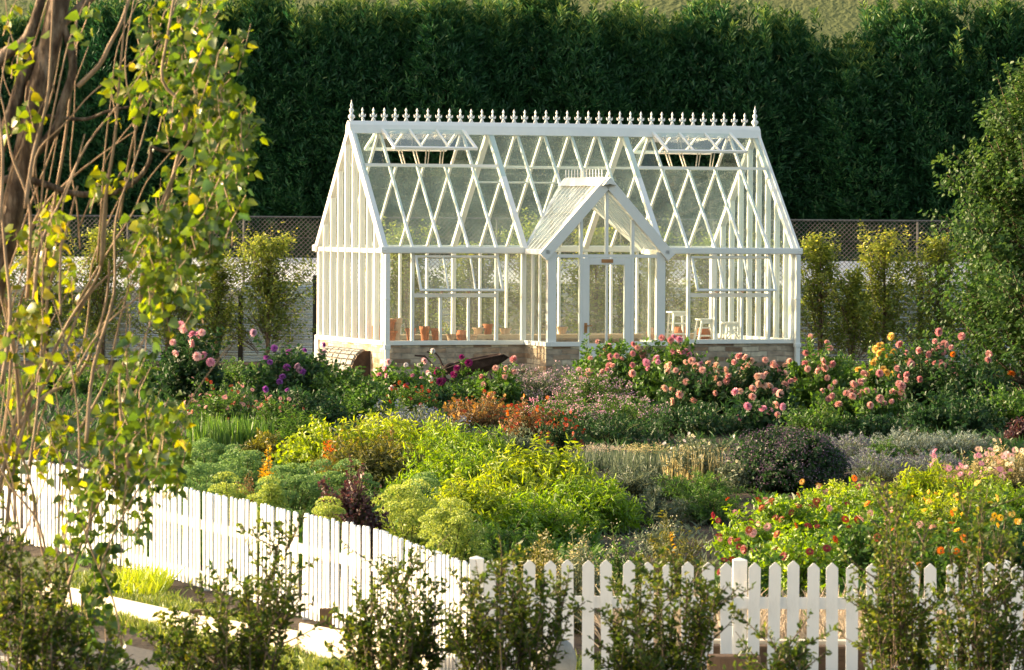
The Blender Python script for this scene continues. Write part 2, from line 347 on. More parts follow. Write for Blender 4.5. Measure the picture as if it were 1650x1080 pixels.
def shoots(K, rx, ry, h, base=.25, fill=.6, bump=.25, upright=.5, low=.15):
    """K curved shoots that fan out into an uneven dome; returns polylines (K,7,3)"""
    ph = rng.uniform(0, 2*math.pi, K); u = rng.uniform(0, 1, K) ** .55
    el = np.arccos(rng.uniform(low, 1, K))                     # from the vertical
    lob = 1 + bump * np.sin(ph * 3 + 1.3 + rng.uniform(0, 6)) * np.sin(el * 3) + bump * .8 * rng.normal(0, .5, K)
    r = (fill + (1 - fill) * u) * lob
    tip = np.stack([rx * np.sin(el) * np.cos(ph) * r, ry * np.sin(el) * np.sin(ph) * r, h * np.cos(el) ** .7 * r], -1)
    tip[:, 2] = np.maximum(tip[:, 2], h * .12)
    b0 = np.stack([tip[:, 0] * base, tip[:, 1] * base, np.zeros(K)], -1) + rng.normal(0, .02, (K, 3)) * [1, 1, 0]
    mid = b0 + (tip - b0) * [.5 * (1 - upright) + .1, .5 * (1 - upright) + .1, .75]
    return bez(b0, mid, tip, 7)
def along(A, per, t0, jit, power=1.0):
    """points at random places along the polylines, with tangents and t"""
    K, m, _ = A.shape
    t = t0 + (1 - t0) * rng.uniform(0, 1, (K, per)) ** power
    f = t * (m - 1); i = np.minimum(f.astype(int), m - 2); fr = (f - i)[..., None]
    k = np.arange(K)[:, None]
    Pn = A[k, i] * (1 - fr) + A[k, i + 1] * fr; T = unit(A[k, i + 1] - A[k, i])
    return Pn.reshape(-1, 3) + rng.normal(0, jit, (K * per, 3)), T.reshape(-1, 3), t.ravel()
def foliage(A, per, t0, L, W, mat, parent, name='foliage', jit=.01, out=1.0, droop=0.0, shape='leaf', power=.8, tint_h=0.0, flat=.3):
    C, T, t = along(A, per, t0, jit, power); n = len(C)
    rnd = unit(rng.normal(0, 1, (n, 3)))
    side = unit(rnd - T * np.sum(rnd * T, -1, keepdims=True))
    D = unit(side * out + T * .6 + np.array([0, 0, -droop]))
    N = unit(np.array([0, 0, 1.0]) * flat + T * .5 + rng.normal(0, .6, (n, 3)))
    sc = rng.uniform(.6, 1.15, n)
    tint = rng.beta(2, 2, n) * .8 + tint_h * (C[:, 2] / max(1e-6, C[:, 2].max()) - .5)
    return leaves(name, C, D, N, L * sc, W * sc, tint, mat, parent, shape)

# --- flower heads as shared meshes (built once, about 1 unit wide) ---
def bloom_mesh(kind, mat):
    if kind == 'dahlia':
        C = []; D = []; N = []; L = []; Wd = []
        for ring, (k, el, r, ln) in enumerate(((12, -.35, .02, .5), (13, 0.1, .02, .5), (12, .5, .03, .46), (10, .9, .02, .38), (6, 1.25, .0, .3))):
            for i in range(k):
                a = 2*math.pi*(i + .5*(ring % 2)) / k + random.uniform(-.1, .1)
                d = np.array([math.cos(a)*math.cos(el), math.sin(a)*math.cos(el), math.sin(el)])
                C.append(d * r + [0, 0, .05]); D.append(d); N.append([-math.cos(a)*math.sin(el), -math.sin(a)*math.sin(el), math.cos(el)]); L.append(ln); Wd.append(.24)
    elif kind == 'daisy':
        C = []; D = []; N = []; L = []; Wd = []
        for i in range(13):
            a = 2*math.pi*i/13; C.append([math.cos(a)*.1, math.sin(a)*.1, 0]); D.append([math.cos(a), math.sin(a), -.05]); N.append([0, 0, 1]); L.append(.42); Wd.append(.22)
        for i in range(9):
            a = 2*math.pi*i/9+.2; C.append([math.cos(a)*.08, math.sin(a)*.08, .06]); D.append([math.cos(a), math.sin(a), .35]); N.append([0, 0, 1]); L.append(.3); Wd.append(.2)
    else:  # cluster of tiny florets
        n = 40; v = unit(rng.normal(0, 1, (n, 3)) * [1, 1, .6]); v[:, 2] = np.abs(v[:, 2]) * .55
        C = list(v * .42); D = list(unit(rng.normal(0, 1, (n, 3)))); N = list(v); L = [.16] * n; Wd = [.14] * n
    C, D, N = np.array(C, float), np.array(D, float), np.array(N, float)
    o = leaves('flower', C, D, N, np.array(L), np.array(Wd), rng.uniform(0, 1, len(C)), mat, None, 'leaf' if kind == 'dahlia' else 'diamond')
    me = o.data; bpy.data.objects.remove(o); return me
_bl = {}
def bloom(kind, matname):
    if (kind, matname) not in _bl:
        me = bloom_mesh(kind, M[matname])
        _bl[(kind, matname)] = me
    return _bl[(kind, matname)]
def put_blooms(root, tips, kind, mats, size, name='flower', face=(0, -.7, .6), spread=.7):
    for p in tips:
        o = link_mesh(name, bloom(kind, random.choice(mats)), None, root)
        s = size * random.uniform(.75, 1.2); o.scale = (s, s, s); o.location = p
        d = Vector(face) + Vector([random.gauss(0, spread) for _ in range(3)]); d.z = abs(d.z)
        o.rotation_euler = d.to_track_quat('Z', 'Y').to_euler()
def tip_cloud(name, root, tips, mat, size, per=6, spread=.03, kind='stuff'):
    """a haze of tiny florets round each tip: nobody could count them"""
    n = len(tips) * per; C = np.repeat(tips, per, 0) + rng.normal(0, spread, (n, 3)) * [1, 1, .6]
    o = leaves(name, C, rng.normal(0, 1, (n, 3)) * [1, 1, .5], rng.normal(0, .5, (n, 3)) + [0, -.5, 1], size * rng.uniform(.6, 1.2, n), size * .8, rng.uniform(0, 1, n), mat, root, 'diamond')
    if kind: o['kind'] = kind
    return o
#@@SETTING@@

# ================================================================== SETTING
def sheet(name, xs, ys, zf, mat):
    X, Y = np.meshgrid(xs, ys, indexing='ij'); Z = np.vectorize(zf)(X, Y)
    V = np.stack([X, Y, Z], -1).reshape(-1, 3); nx, ny = len(xs), len(ys)
    i = np.arange(nx * ny).reshape(nx, ny)
    F = np.stack([i[:-1, :-1], i[1:, :-1], i[1:, 1:], i[:-1, 1:]], -1).reshape(-1, 4)
    return link_mesh(name, np_mesh(name, V, F, smooth_=True), mat)
def gz(x, y):
    b = .02 * math.sin(x * 2.1 + y * 1.3) * math.sin(y * 2.7 - x) if y > 44 else 0
    return g(x, y) + b * smooth(44, 48, y)
xs = np.concatenate([np.linspace(-260, -14, 12), np.linspace(-13, 13, 79), np.linspace(14, 260, 12)])
ys = np.concatenate([np.linspace(-60, 12, 8), np.linspace(14, 90, 153), np.linspace(92, 130, 10)])
tag(sheet('ground', xs, ys, gz, M['soil']), kind='structure')
def hillz(x, y):
    t = y - 112
    return -.3 + max(0, t) * .34 * smooth(0, 40, t) + x * .03 * smooth(0, 60, t) + 1.5 * math.sin(x * .035 + 1) * smooth(0, 80, t)
tag(sheet('hill', np.linspace(-300, 300, 61), np.linspace(112, 640, 60), hillz, M['hill']), kind='structure')
# asphalt drive with a pale edge line, and the sunlit concrete path beside the fence (camera side)
def strip(name, pts, z, mat, th=.0):
    mb = MB(); n = len(pts)
    mb.add([(x, y, z) for x, y in pts], [tuple(range(n))]); return tag(mb.build(name, mat), kind='structure')
strip('asphalt_road', [(-9, 27.5), (-.9, 27.5), (-1.6, 32.0), (-3.6, 35.6), (-9, 41)], -.496, M['asphalt'])
strip('road_edge_line', [(-9, 38.1), (-3.9, 33.3), (-2.3, 30.2), (-2.2, 30.3), (-3.8, 33.55), (-9, 38.4)], -.491, M['concrete'])
strip('concrete_path', [(-.85, 27.5), (9, 27.5), (9, 31.05), (-.35, 31.05), (-1.5, 31.9)], -.496, M['concrete'])
strip('lawn_strip', [(-.45, 32.2), (-1.25, 33.2), (-3.4, 37.3), (-9, 43.5), (-9, 48), (-4.6, 43.3)], -.492, noisemat('lawn_ground', [(.3, (.05, .07, .02)), (.7, (.11, .12, .04))], 6, .95))

# ================================================================== GREENHOUSE
TH = R(20.0)
A0 = P(618, 612, 76.7)
GH = empty('greenhouse', (A0.x, 76.7, 0), TH, 'white Victorian glasshouse with ridge cresting and gabled porch on a low stone base', 'greenhouse')
Wd, Dp, SZ, EZ, RZ = 8.03, 3.9, .74, 2.40, 4.65       # width, depth, sill, eave, ridge heights
px0, px1, PD = 2.70, 4.97, 1.12                        # porch left, right, projection
pc = (px0 + px1) / 2; PRZ = EZ + (px1 - px0) / 2 * 1.09
sl = (RZ - EZ) / (Dp / 2); slp = (PRZ - EZ) / ((px1 - px0) / 2)
GX = lambda i: Wd * i / 15
W_ = M['white']
def gpart(mb, name, mat=None, **k): return mb.build(name, mat or W_, GH, **k)
# stone base, in an L of walls so the porch stands out
bw = MB()
bt = .11
for (a, b, c, d) in ((-.02, px0, -.02, bt), (px1, Wd + .02, -.02, bt), (-.02, bt, bt, Dp - bt), (Wd - bt, Wd + .02, bt, Dp - bt), (-.02, Wd + .02, Dp - bt, Dp + .02),
                     (px0 - .02, px0 + bt, -PD, -.02), (px1 - bt, px1 + .02, -PD, -.02), (px0 - .02, 3.32, -PD - .02, -PD + bt), (4.36, px1 + .02, -PD - .02, -PD + bt)):
    if (c, d) == (-PD, -.02): c = -PD + bt
    bw.box(a, b, c, d, -.15, SZ - .05)
gpart(bw, 'stone_base', M['brick'])
gpart(MB().box(.11, Wd - .11, .11, Dp - .11, -.02, .03).box(px0 + .11, px1 - .11, -PD + .11, .11, -.02, .03), 'floor_slab', M['concrete'])
# sills
s = MB()
s.box(-.06, px0, -.06, .06, SZ - .05, SZ + .03); s.box(px1, Wd + .06, -.06, .06, SZ - .05, SZ + .03)
s.box(-.06, .06, .06, Dp + .06, SZ - .05, SZ + .03); s.box(Wd - .06, Wd + .06, .06, Dp + .06, SZ - .05, SZ + .03); s.box(.06, Wd - .06, Dp - .06, Dp + .06, SZ - .05, SZ + .03)
s.box(px0 - .05, px0 + .06, -PD - .06, -.06, SZ - .05, SZ + .03); s.box(px1 - .06, px1 + .05, -PD - .06, -.06, SZ - .05, SZ + .03)
s.box(px0 + .06, 3.32, -PD - .06, -PD + .06, SZ - .05, SZ + .03); s.box(4.36, px1 - .06, -PD - .06, -PD + .06, SZ - .05, SZ + .03)
gpart(s, 'sill', bevel=.006)
# corner and main posts
for x, y, ww in ((.03, .03, .13), (Wd - .03, .03, .13), (.03, Dp - .03, .12), (Wd - .03, Dp - .03, .12), (px0 - .045, .0, .09), (px1 + .4, .0, .06)):
    gpart(MB().box(x - ww/2, x + ww/2, y - ww/2, y + ww/2, SZ + .03, EZ - .06), 'corner_post', bevel=.008)
for x in (px0 + .085, px1 - .085):
    gpart(MB().box(x - .085, x + .085, -PD - .03, -PD + .07, SZ + .03, EZ - .02), 'porch_post', bevel=.008)
# vertical glazing bars
def vbar(x, y, z0, z1, wx=.035, wy=.05, name='glazing_bar', tall=None):
    gpart(MB().box(x - wx/2, x + wx/2, y - wy/2, y + wy/2, z0, z1), name)
for i in (1, 4): vbar(GX(i), 0, SZ + .03, EZ - .06, .055, .07)
for i in (2, 3): vbar(GX(i), 0, SZ + .03, 1.55, .045)
for i in (11, 14): vbar(GX(i), 0, SZ + .03, EZ - .06, .055, .07)
for i in (12, 13): vbar(GX(i), 0, SZ + .03, 1.55, .045)
for i in range(1, 15): vbar(GX(i), Dp, SZ + .03, EZ - .06, .075 if i in (5, 10) else .04, .07)
for xx in (.0, Wd):
    for j in range(1, 9):
        y = Dp * j / 9
        zt = EZ + sl * (Dp/2 - abs(y - Dp/2)) - .06
        vbar(xx, y, SZ + .03, zt, .10, .052)
# transoms under the window vents
for a, b in ((1, 4), (11, 14)):
    gpart(MB().box(GX(a) + .02, GX(b) - .02, -.035, .03, 1.55, 1.62), 'transom')
# eave beams / gutters
gpart(MB().box(-.10, px0 + .02, -.13, .03, EZ - .06, EZ + .06), 'eave_gutter', bevel=.02)
gpart(MB().box(px1 - .02, Wd + .10, -.13, .03, EZ - .06, EZ + .06), 'eave_gutter', bevel=.02)
gpart(MB().box(-.10, Wd + .10, Dp - .03, Dp + .13, EZ - .06, EZ + .06), 'eave_gutter', bevel=.02)
for x in (0, Wd): gpart(MB().box(x - .03, x + .03, .03, Dp - .03, EZ - .055, EZ + .02), 'gable_tie_beam')
# ridge with its roll top
gpart(MB().prism([(Dp/2 - .15, RZ - .13), (Dp/2 + .15, RZ - .13), (Dp/2 + .11, RZ + .03), (Dp/2 + .03, RZ + .10), (Dp/2 - .03, RZ + .10), (Dp/2 - .11, RZ + .03)], -.07, Wd + .07, axis='x'), 'ridge_beam')
# cresting: a scalloped rail and 36 fleur finials, a ball spire at either end
sc_ = MB(); sp = Wd / 38.0
def ring_half(mb, cx, cz, r, y):
    pts = [(cx + r * math.cos(t), y, cz - r * math.sin(t)) for t in np.linspace(0, math.pi, 7)]
    mb.tube(pts, .011, 4)
for k in range(1, 37): ring_half(sc_, sp * (k + .5) + .0, RZ + .155, sp * .42, Dp/2)
sc_.box(.1, Wd - .1, Dp/2 - .008, Dp/2 + .008, RZ + .07, RZ + .092)
gpart(sc_, 'cresting_rail')
fm = MB(); fm.lathe([(.016, 0), (.016, .05), (.030, .065), (.014, .08), (.014, .12), (.030, .145), (.012, .18), (.026, .215), (.001, .27)], 6)
fm.prism([(-.062, .11), (-.05, .09), (.05, .09), (.062, .11), (.062, .145), (.03, .125), (-.03, .125), (-.062, .145)], -.008, .008)
fin = gpart(fm, 'cresting_finial'); fin.location = (sp * 1.0 + .0, Dp/2, RZ + .08)
for k in range(2, 38):
    c = fin.copy(); COL.objects.link(c); c.parent = GH; c.location = (sp * k, Dp/2, RZ + .08)
for x in (.0, Wd):
    gpart(MB().lathe([(.03, 0), (.03, .04), (.065, .09), (.065, .12), (.02, .16), (.045, .21), (.045, .23), (.016, .27), (.03, .31), (.012, .36), (.001, .42)], 10), 'ridge_spire', loc=(x, Dp/2, RZ + .07), smooth_=True)
# rafters
def rafter(x, front, y_top=None, w=.038, d=.055, zoff=0.0, z1=None, name='rafter'):
    s_ = 1 if front else -1
    y0 = 0 if front else Dp; yr = Dp / 2
    a = Vector((x, y0, EZ + .03 + zoff)); b = Vector((x, yr, RZ - .06 + zoff))
    if z1 is not None:
        t = (z1 - a.z) / (b.z - a.z); b = a.lerp(b, t)
    n = Vector((0, -s_ * (RZ - EZ), Dp / 2)).normalized()
    gpart(MB().bar(a, b, w, d, n), name)
VZ = RZ - .73                      # purlin under the roof vents
for i in range(0, 16):
    main = i in (0, 5, 10, 15)
    wv = .12 if i in (0, 15) else (.10 if main else .044)
    x = GX(i)
    valley = px0 + .05 < x < px1 - .05
    if valley:
        # rafters over the porch stop on the porch roof
        zt = EZ + .03 + slp * ((px1 - px0)/2 - abs(x - pc)); yy = (zt - EZ) / sl
        a = Vector((x, yy, zt + .02)); b = Vector((x, Dp/2, RZ - .06)); n = Vector((0, -(RZ - EZ), Dp/2)).normalized()
        gpart(MB().bar(a, b, wv, .055, n), 'rafter')
    elif i in (2, 3, 12, 13): rafter(x, True, z1=VZ)
    else: rafter(x, True, w=wv, d=.09 if main else .055)
    if i in (2, 3, 12, 13): rafter(x, False, z1=VZ)
    else: rafter(x, False, w=wv, d=.09 if main else .055)
# purlins
tv = (VZ - EZ) / (RZ - EZ) * Dp / 2
for a, b in ((0, 5), (10, 15)):
    gpart(MB().bar((GX(a) + .04, tv - .02, VZ + .02), (GX(b) - .04, tv - .02, VZ + .02), .055, .05), 'purlin')
gpart(MB().bar((.04, Dp - tv, VZ + .02), (Wd - .04, Dp - tv, VZ + .02), .05, .045), 'purlin')
for dz, yy in ((0.0, 0), (-.27, 0)):
    z = VZ + dz; y = Dp - (z - EZ) / sl
    gpart(MB().tube([(GX(5), y - .12, z), (GX(10), y - .12, z)], .02, 6), 'tie_rod')
# roof vents (open) front and back, hinged at the ridge
def roof_vent(i0, i1, front):
    s_ = 1 if front else -1
    x0, x1 = GX(i0) + .02, GX(i1) - .02
    rv = empty('roof_vent', (0, 0, 0)); rv.parent = GH
    L = math.hypot(RZ - VZ - .06, (RZ - VZ - .06) / sl); ang = math.atan(sl) - R(24)
    top = Vector((0, Dp/2 - s_ * .08, RZ - .03)); dr = Vector((0, -s_ * math.cos(ang), -math.sin(ang))); n = Vector((0, -s_ * math.sin(ang), math.cos(ang)))
    fr = MB()
    for k in range(i1 - i0 + 1):
        x = x0 + (x1 - x0) * k / (i1 - i0); e = k in (0, i1 - i0)
        fr.bar(top + Vector((x, 0, 0)), top + Vector((x, 0, 0)) + dr * L, .05 if e else .032, .04, n)
    fr.bar(top + dr * (L - .01) + Vector((x0 - .02, 0, 0)), top + dr * (L - .01) + Vector((x1 + .02, 0, 0)), .05, .045, n)
    fr.build('vent_frame', W_, rv)
    a = top + Vector((x0, 0, 0)) + n * .004; b = top + Vector((x1, 0, 0)) + n * .004
    MB().add([a, b, b + dr * (L - .02), a + dr * (L - .02)], [(0, 1, 2, 3)]).build('vent_glass', M['roofglass'], rv)
    base_y = tv if front else Dp - tv
    for fx in (.42, .60):
        x = x0 + (x1 - x0) * fx
        MB().bar(Vector((x, base_y, VZ + .03)), top + Vector((x - .04, 0, 0)) + dr * (L * .93), .02, .02).bar(Vector((x + .05, base_y, VZ + .03)), top + Vector((x + .02, 0, 0)) + dr * (L * .93), .016, .016).build('vent_stay', M['cream'], rv)
for f in (True, False):
    roof_vent(1, 4, f); roof_vent(11, 14, f)
# window vents, hung at the top and pushed out at the bottom
def window_vent(i0, i1):
    rv = empty('window_vent', (0, 0, 0)); rv.parent = GH
    x0, x1 = GX(i0) + .05, GX(i1) - .0; top = Vector((0, -.03, EZ - .10)); ang = R(26); L = .70
    dr = Vector((0, -math.sin(ang), -math.cos(ang))); n = Vector((0, -math.cos(ang), math.sin(ang)))
    fr = MB()
    for k in range(4):
        x = x0 + (x1 - x0) * k / 3; e = k in (0, 3)
        fr.bar(top + Vector((x, 0, 0)), top + Vector((x, 0, 0)) + dr * L, .04 if e else .025, .035, n)
    for t in (0.02, L - .015): fr.bar(top + dr * t + Vector((x0 - .02, 0, 0)), top + dr * t + Vector((x1 + .02, 0, 0)), .04, .038, n)
    fr.build('vent_frame', W_, rv)
    a = top + Vector((x0, 0, 0)); b = top + Vector((x1, 0, 0))
    MB().add([a, b, b + dr * L, a + dr * L], [(0, 1, 2, 3)]).build('vent_glass', M['glass'], rv)
    for fx in (.33, .66):
        x = x0 + (x1 - x0) * fx
        MB().bar((x, -.02, 1.64), top + Vector((x - .1, 0, 0)) + dr * L, .018, .018).bar((x, -.04, 1.63), (x - .10, -.05, 1.68), .02, .012).build('vent_stay', M['brass'], rv)
window_vent(1, 4); window_vent(11, 14)
# --- porch ---
hw = (px1 - px0) / 2; yb = (PRZ - EZ) / sl          # porch ridge runs back to the main roof
def rake(y, w, d, lift=0.0, name='porch_rake', over=.10):
    for s_ in (-1, 1):
        n = Vector((s_ * slp, 0, 1)).normalized()
        a = Vector((pc + s_ * (hw + over), y, EZ - over * slp + lift)); b = Vector((pc - s_ * .0, y, PRZ + lift))
        gpart(MB().bar(a, b, w, d, n), name)
rake(-PD - .03, .10, .18)
gpart(MB().prism([(pc - .13, PRZ - .06), (pc, PRZ + .09), (pc + .13, PRZ - .06), (pc, PRZ - .03)], -PD - .16, yb - .02), 'porch_ridge')
nr = 6
for k in range(nr):
    y = -PD + .10 + k * (PD + .05) / nr
    for s_ in (-1, 1):
        n = Vector((s_ * slp, 0, 1)).normalized()
        gpart(MB().bar((pc + s_ * (hw + .02), y, EZ), (pc, y, PRZ), .035, .05, n), 'porch_rafter')
for k in range(5):      # jack rafters that die on the main roof
    y = .08 + k * (yb - .1) / 5
    for s_ in (-1, 1):
        n = Vector((s_ * slp, 0, 1)).normalized(); zb = EZ + sl * y
        gpart(MB().bar((pc + s_ * (PRZ - zb) / slp, y, zb + .01), (pc, y, PRZ), .035, .05, n), 'porch_rafter')
for s_ in (-1, 1):      # valley bars and porch gutters
    gpart(MB().bar((pc + s_ * hw, 0, EZ + .02), (pc, yb, PRZ + .02), .07, .06), 'valley_bar')
    x = pc + s_ * (hw + .07)
    gpart(MB().box(min(x, x - s_ * .11), max(x, x - s_ * .11), -PD - .08, -.14, EZ - .07, EZ + .03), 'porch_gutter', bevel=.015)
    gpart(MB().add([(pc + s_ * (hw + .02), -PD, EZ + .03), (pc, -PD, PRZ + .03), (pc, yb, PRZ + .03), (pc + s_ * (hw + .02), 0, EZ + .03)], [(0, 1, 2, 3)]), 'porch_roof_glass', M['porchglass'])
cr = MB(); 
for k in range(13):
    y = -PD + .25 + k * (PD + yb - .35) / 12
    cr.bar((pc, y, PRZ + .07), (pc, y, PRZ + .24), .018, .018).bar((pc, y - .025, PRZ + .16), (pc, y + .025, PRZ + .16), .014, .014)
cr.bar((pc, -PD + .2, PRZ + .085), (pc, yb - .1, PRZ + .085), .02, .02)
gpart(cr, 'porch_cresting')
# porch front
gpart(MB().box(px0 + .17, px1 - .17, -PD - .02, -PD + .05, EZ - .12, EZ - .06), 'door_head')
for x, zz in ((3.345, SZ), (pc, 0), (4.335, SZ)):
    zt = PRZ - slp * abs(x - pc) - .12
    if zz: gpart(MB().box(x - .028, x + .028, -PD - .025, -PD + .05, .02, zt), 'door_jamb')
    else: gpart(MB().box(x - .028, x + .028, -PD - .02, -PD + .04, EZ - .06, zt), 'gable_bar')
for s_, xx in ((-1, px0), (1, px1)):
    for k in (1, 2): gpart(MB().box(xx - .02, xx + .02, -PD + PD * k / 3 - .02, -PD + PD * k / 3 + .02, SZ + .03, EZ - .04), 'porch_side_bar')
# door
DR = empty('door', (0, 0, 0)); DR.parent = GH
dx0, dx1, dy = 3.375, 4.305, -PD
d = MB(); st = .13; zt = EZ - .125
d.box(dx0, dx0 + st, dy - .025, dy + .02, .06, zt).box(dx1 - st, dx1, dy - .025, dy + .02, .06, zt)
d.box(dx0 + st, dx1 - st, dy - .025, dy + .02, zt - .12, zt).box(dx0 + st, dx1 - st, dy - .025, dy + .02, .62, .74).box(dx0 + st, dx1 - st, dy - .012, dy + .012, .2, .62).box(dx0 + st, dx1 - st, dy - .025, dy + .02, .06, .2)
d.box((dx0 + dx1)/2 - .02, (dx0 + dx1)/2 + .02, dy - .022, dy + .018, .74, zt - .12)
d.build('door_frame', W_, DR, bevel=.005)
MB().add([(dx0 + st, dy, .74), (dx1 - st, dy, .74), (dx1 - st, dy, zt - .12), (dx0 + st, dy, zt - .12)], [(0, 1, 2, 3)]).build('door_glass', M['glass'], DR)
MB().box(dx0 + .03, dx0 + .085, dy - .034, dy - .026, .93, 1.11).bar((dx0 + .06, dy - .05, 1.06), (dx0 + .17, dy - .06, 1.06), .018, .018).bar((dx0 + .06, dy - .034, 1.06), (dx0 + .06, dy - .055, 1.06), .02, .02).build('door_handle', M['brass'], DR)
MB().box((dx0 + dx1)/2 - .11, (dx0 + dx1)/2 + .11, dy - .036, dy - .027, zt - .085, zt - .02).build('door_plate', M['brass'], DR)
# glazing sheets
def pane(name, pts, mat=None): gpart(MB().add(pts, [tuple(range(len(pts)))]), name, mat or M['glass'])
pane('front_glass', [(.06, .0, SZ), (GX(1), .0, SZ), (GX(1), 0, EZ), (.06, 0, EZ)])
pane('front_glass', [(GX(1), .0, SZ), (GX(4), .0, SZ), (GX(4), 0, 1.58), (GX(1), 0, 1.58)])
pane('front_glass', [(GX(4), .0, SZ), (px0, .0, SZ), (px0, 0, EZ), (GX(4), 0, EZ)])
pane('front_glass', [(px1, .0, SZ), (GX(11), .0, SZ), (GX(11), 0, EZ), (px1, 0, EZ)])
pane('front_glass', [(GX(11), .0, SZ), (GX(14), .0, SZ), (GX(14), 0, 1.58), (GX(11), 0, 1.58)])
pane('front_glass', [(GX(14), .0, SZ), (Wd - .06, .0, SZ), (Wd - .06, 0, EZ), (GX(14), 0, EZ)])
pane('back_glass', [(0, Dp, SZ), (Wd, Dp, SZ), (Wd, Dp, EZ), (0, Dp, EZ)])
for x in (0, Wd): pane('gable_glass', [(x, 0, SZ), (x, 0, EZ), (x, Dp/2, RZ - .1), (x, Dp, EZ), (x, Dp, SZ)])
rf = lambda x, z, f=True: (x, ((z - EZ) / sl) if f else Dp - (z - EZ) / sl, z + .045)
def rpane(x0, x1, z0, z1, f): pane('roof_glass', [rf(x0, z0, f), rf(x1, z0, f), rf(x1, z1, f), rf(x0, z1, f)], M['roofglass'])
zr = RZ - .05
for f in (True, False):
    for a, b, zt_ in ((0, 1, zr), (1, 4, VZ), (4, 5, zr), (10, 11, zr), (11, 14, VZ), (14, 15, zr)): rpane(GX(a), GX(b), EZ, zt_, f)
    if not f: rpane(GX(5), GX(10), EZ, zr, f)
    else:
        pane('roof_glass', [rf(GX(5), EZ), rf(px0, EZ), rf(pc, PRZ), rf(px1, EZ), rf(GX(10), EZ), rf(GX(10), zr), rf(GX(5), zr)], M['roofglass'])
pane('porch_glass', [(px0 + .17, -PD, SZ), (3.32, -PD, SZ), (3.32, -PD, EZ - .06), (px0 + .17, -PD, EZ - .06)])
pane('porch_glass', [(4.36, -PD, SZ), (px1 - .17, -PD, SZ), (px1 - .17, -PD, EZ - .06), (4.36, -PD, EZ - .06)])
pane('porch_glass', [(px0 + .1, -PD, EZ - .06), (px1 - .1, -PD, EZ - .06), (pc, -PD, PRZ - .1)])
for x in (px0, px1): pane('porch_glass', [(x, -PD, SZ), (x, 0, SZ), (x, 0, EZ), (x, -PD, EZ)])
# main gable rakes (outer trim)
for x in (-.03, Wd + .03):
    for s_ in (1, -1):
        y0 = -.10 if s_ > 0 else Dp + .10
        gpart(MB().bar((x, y0, EZ - .04), (x, Dp/2, RZ + .0), .05, .12, (0, -s_ * sl, 1)), 'gable_rake')
# downpipes
for x in (.02, Wd + .0):
    gpart(MB().box(x - .045, x + .045, -.155, -.075, -.1, EZ - .07).box(x - .06, x + .06, -.165, -.07, .62, .70).box(x - .055, x + .055, -.16, -.07, 1.5, 1.54), 'downpipe', bevel=.01)
gpart(MB().box(-.055, .025, Dp - .12, Dp + .10, -.1, SZ - .05), 'downpipe', bevel=.01)

# ------------------------------------------------------------------ inside the greenhouse: staging, pots, stools
GM = Matrix.Translation((A0.x, 76.7, 0)) @ Matrix.Rotation(TH, 4, 'Z')
def gl(x, y, z): return GM @ Vector((x, y, z))
def staging(x0, x1, y0, y1, label, z=.66):
    r = empty('potting_bench', gl(x0, y0, .03), TH, label, 'bench', 'timber staging inside the greenhouse')
    m = MB(); n = int((y1 - y0) / .1)
    for k in range(n): m.box(0, x1 - x0, k * .1, k * .1 + .085, z - .06, z - .03)
    m.build('bench_top', M['bench'], r)
    for lx in (.08, (x1 - x0) / 2, x1 - x0 - .08):
        for ly in (.06, y1 - y0 - .06):
            MB().box(lx - .03, lx + .03, ly - .03, ly + .03, 0, z - .06).build('leg', M['bench'], r)
    MB().box(0, x1 - x0, -.03, -.002, z - .1, z - .03).build('apron', M['bench'], r)
    return r
staging(.25, 2.5, .25, .95, 'timber potting bench of pots inside the left front windows', .74)
staging(5.3, 7.75, .25, .95, 'timber potting bench under the white stools at the right front windows', .72)
staging(.3, 7.7, Dp - .85, Dp - .2, 'long timber bench along the back wall of the greenhouse', .78)
def pot(x, y, z, r, h, label, mat='terracotta', squat=False):
    o = empty('terracotta_pot', gl(x, y, z), TH, label, 'pot', 'terracotta pots on the greenhouse benches')
    if squat: pr = [(r*.5, 0), (r*.85, h*.25), (r, h*.6), (r*.8, h*.9), (r*.72, h), (r*.6, h), (r*.6, h*.8), (0.001, h*.8)]
    else: pr = [(r*.62, 0), (r*.86, h*.78), (r*.88, h*.79), (r, h*.79), (r, h), (r*.88, h), (r*.8, h*.7), (.001, h*.68)]
    MB().lathe([(.001, 0)] + pr[:-3], 14).build('pot_wall', M[mat], o, smooth_=False)
    MB().lathe(pr[-3:], 14).build('pot_inside', M['darkinside'], o)
    return o
bz = .03 + .71
def gx(px): return (px - 617) / 83.0
pot(gx(636), .42, bz, .17, .20, 'wide terracotta pot at the left corner of the front bench')
pot(gx(636) - .0, .44, bz + .205, .155, .2, 'terracotta pot stacked on the wide corner pot')
pot(gx(652), .62, bz, .13, .42, 'tall pale clay pot standing between the corner post and the first bar', 'paleclay')
pot(gx(676), .6, bz, .10, .24, 'slim terracotta pot just right of the first window bar')
pot(gx(699), .62, bz, .10, .27, 'terracotta pot half behind the second window bar')
pot(gx(717), .6, bz, .11, .24, 'terracotta pot just right of the second window bar')
pot(gx(740), .6, bz, .09, .13, 'small low terracotta pot at the middle of the left front bench', 'paleclay')
pot(gx(758), .64, bz, .10, .20, 'rounded terracotta pot left of the orange clay box pot', squat=True)
pot(gx(771), .5, bz, .11, .12, 'short orange clay pot at the right end of the left bench', 'paleclay')
pot(5.42, .45, bz - .02, .17, .26, 'big round terracotta pot beside the porch at the right bench', squat=True)
pot(6.02, .7, bz - .02, .14, .27, 'terracotta pot behind the tall white stool', squat=True)
pot(6.50, .72, bz - .02, .13, .26, 'terracotta pot behind the middle white stool', squat=True)
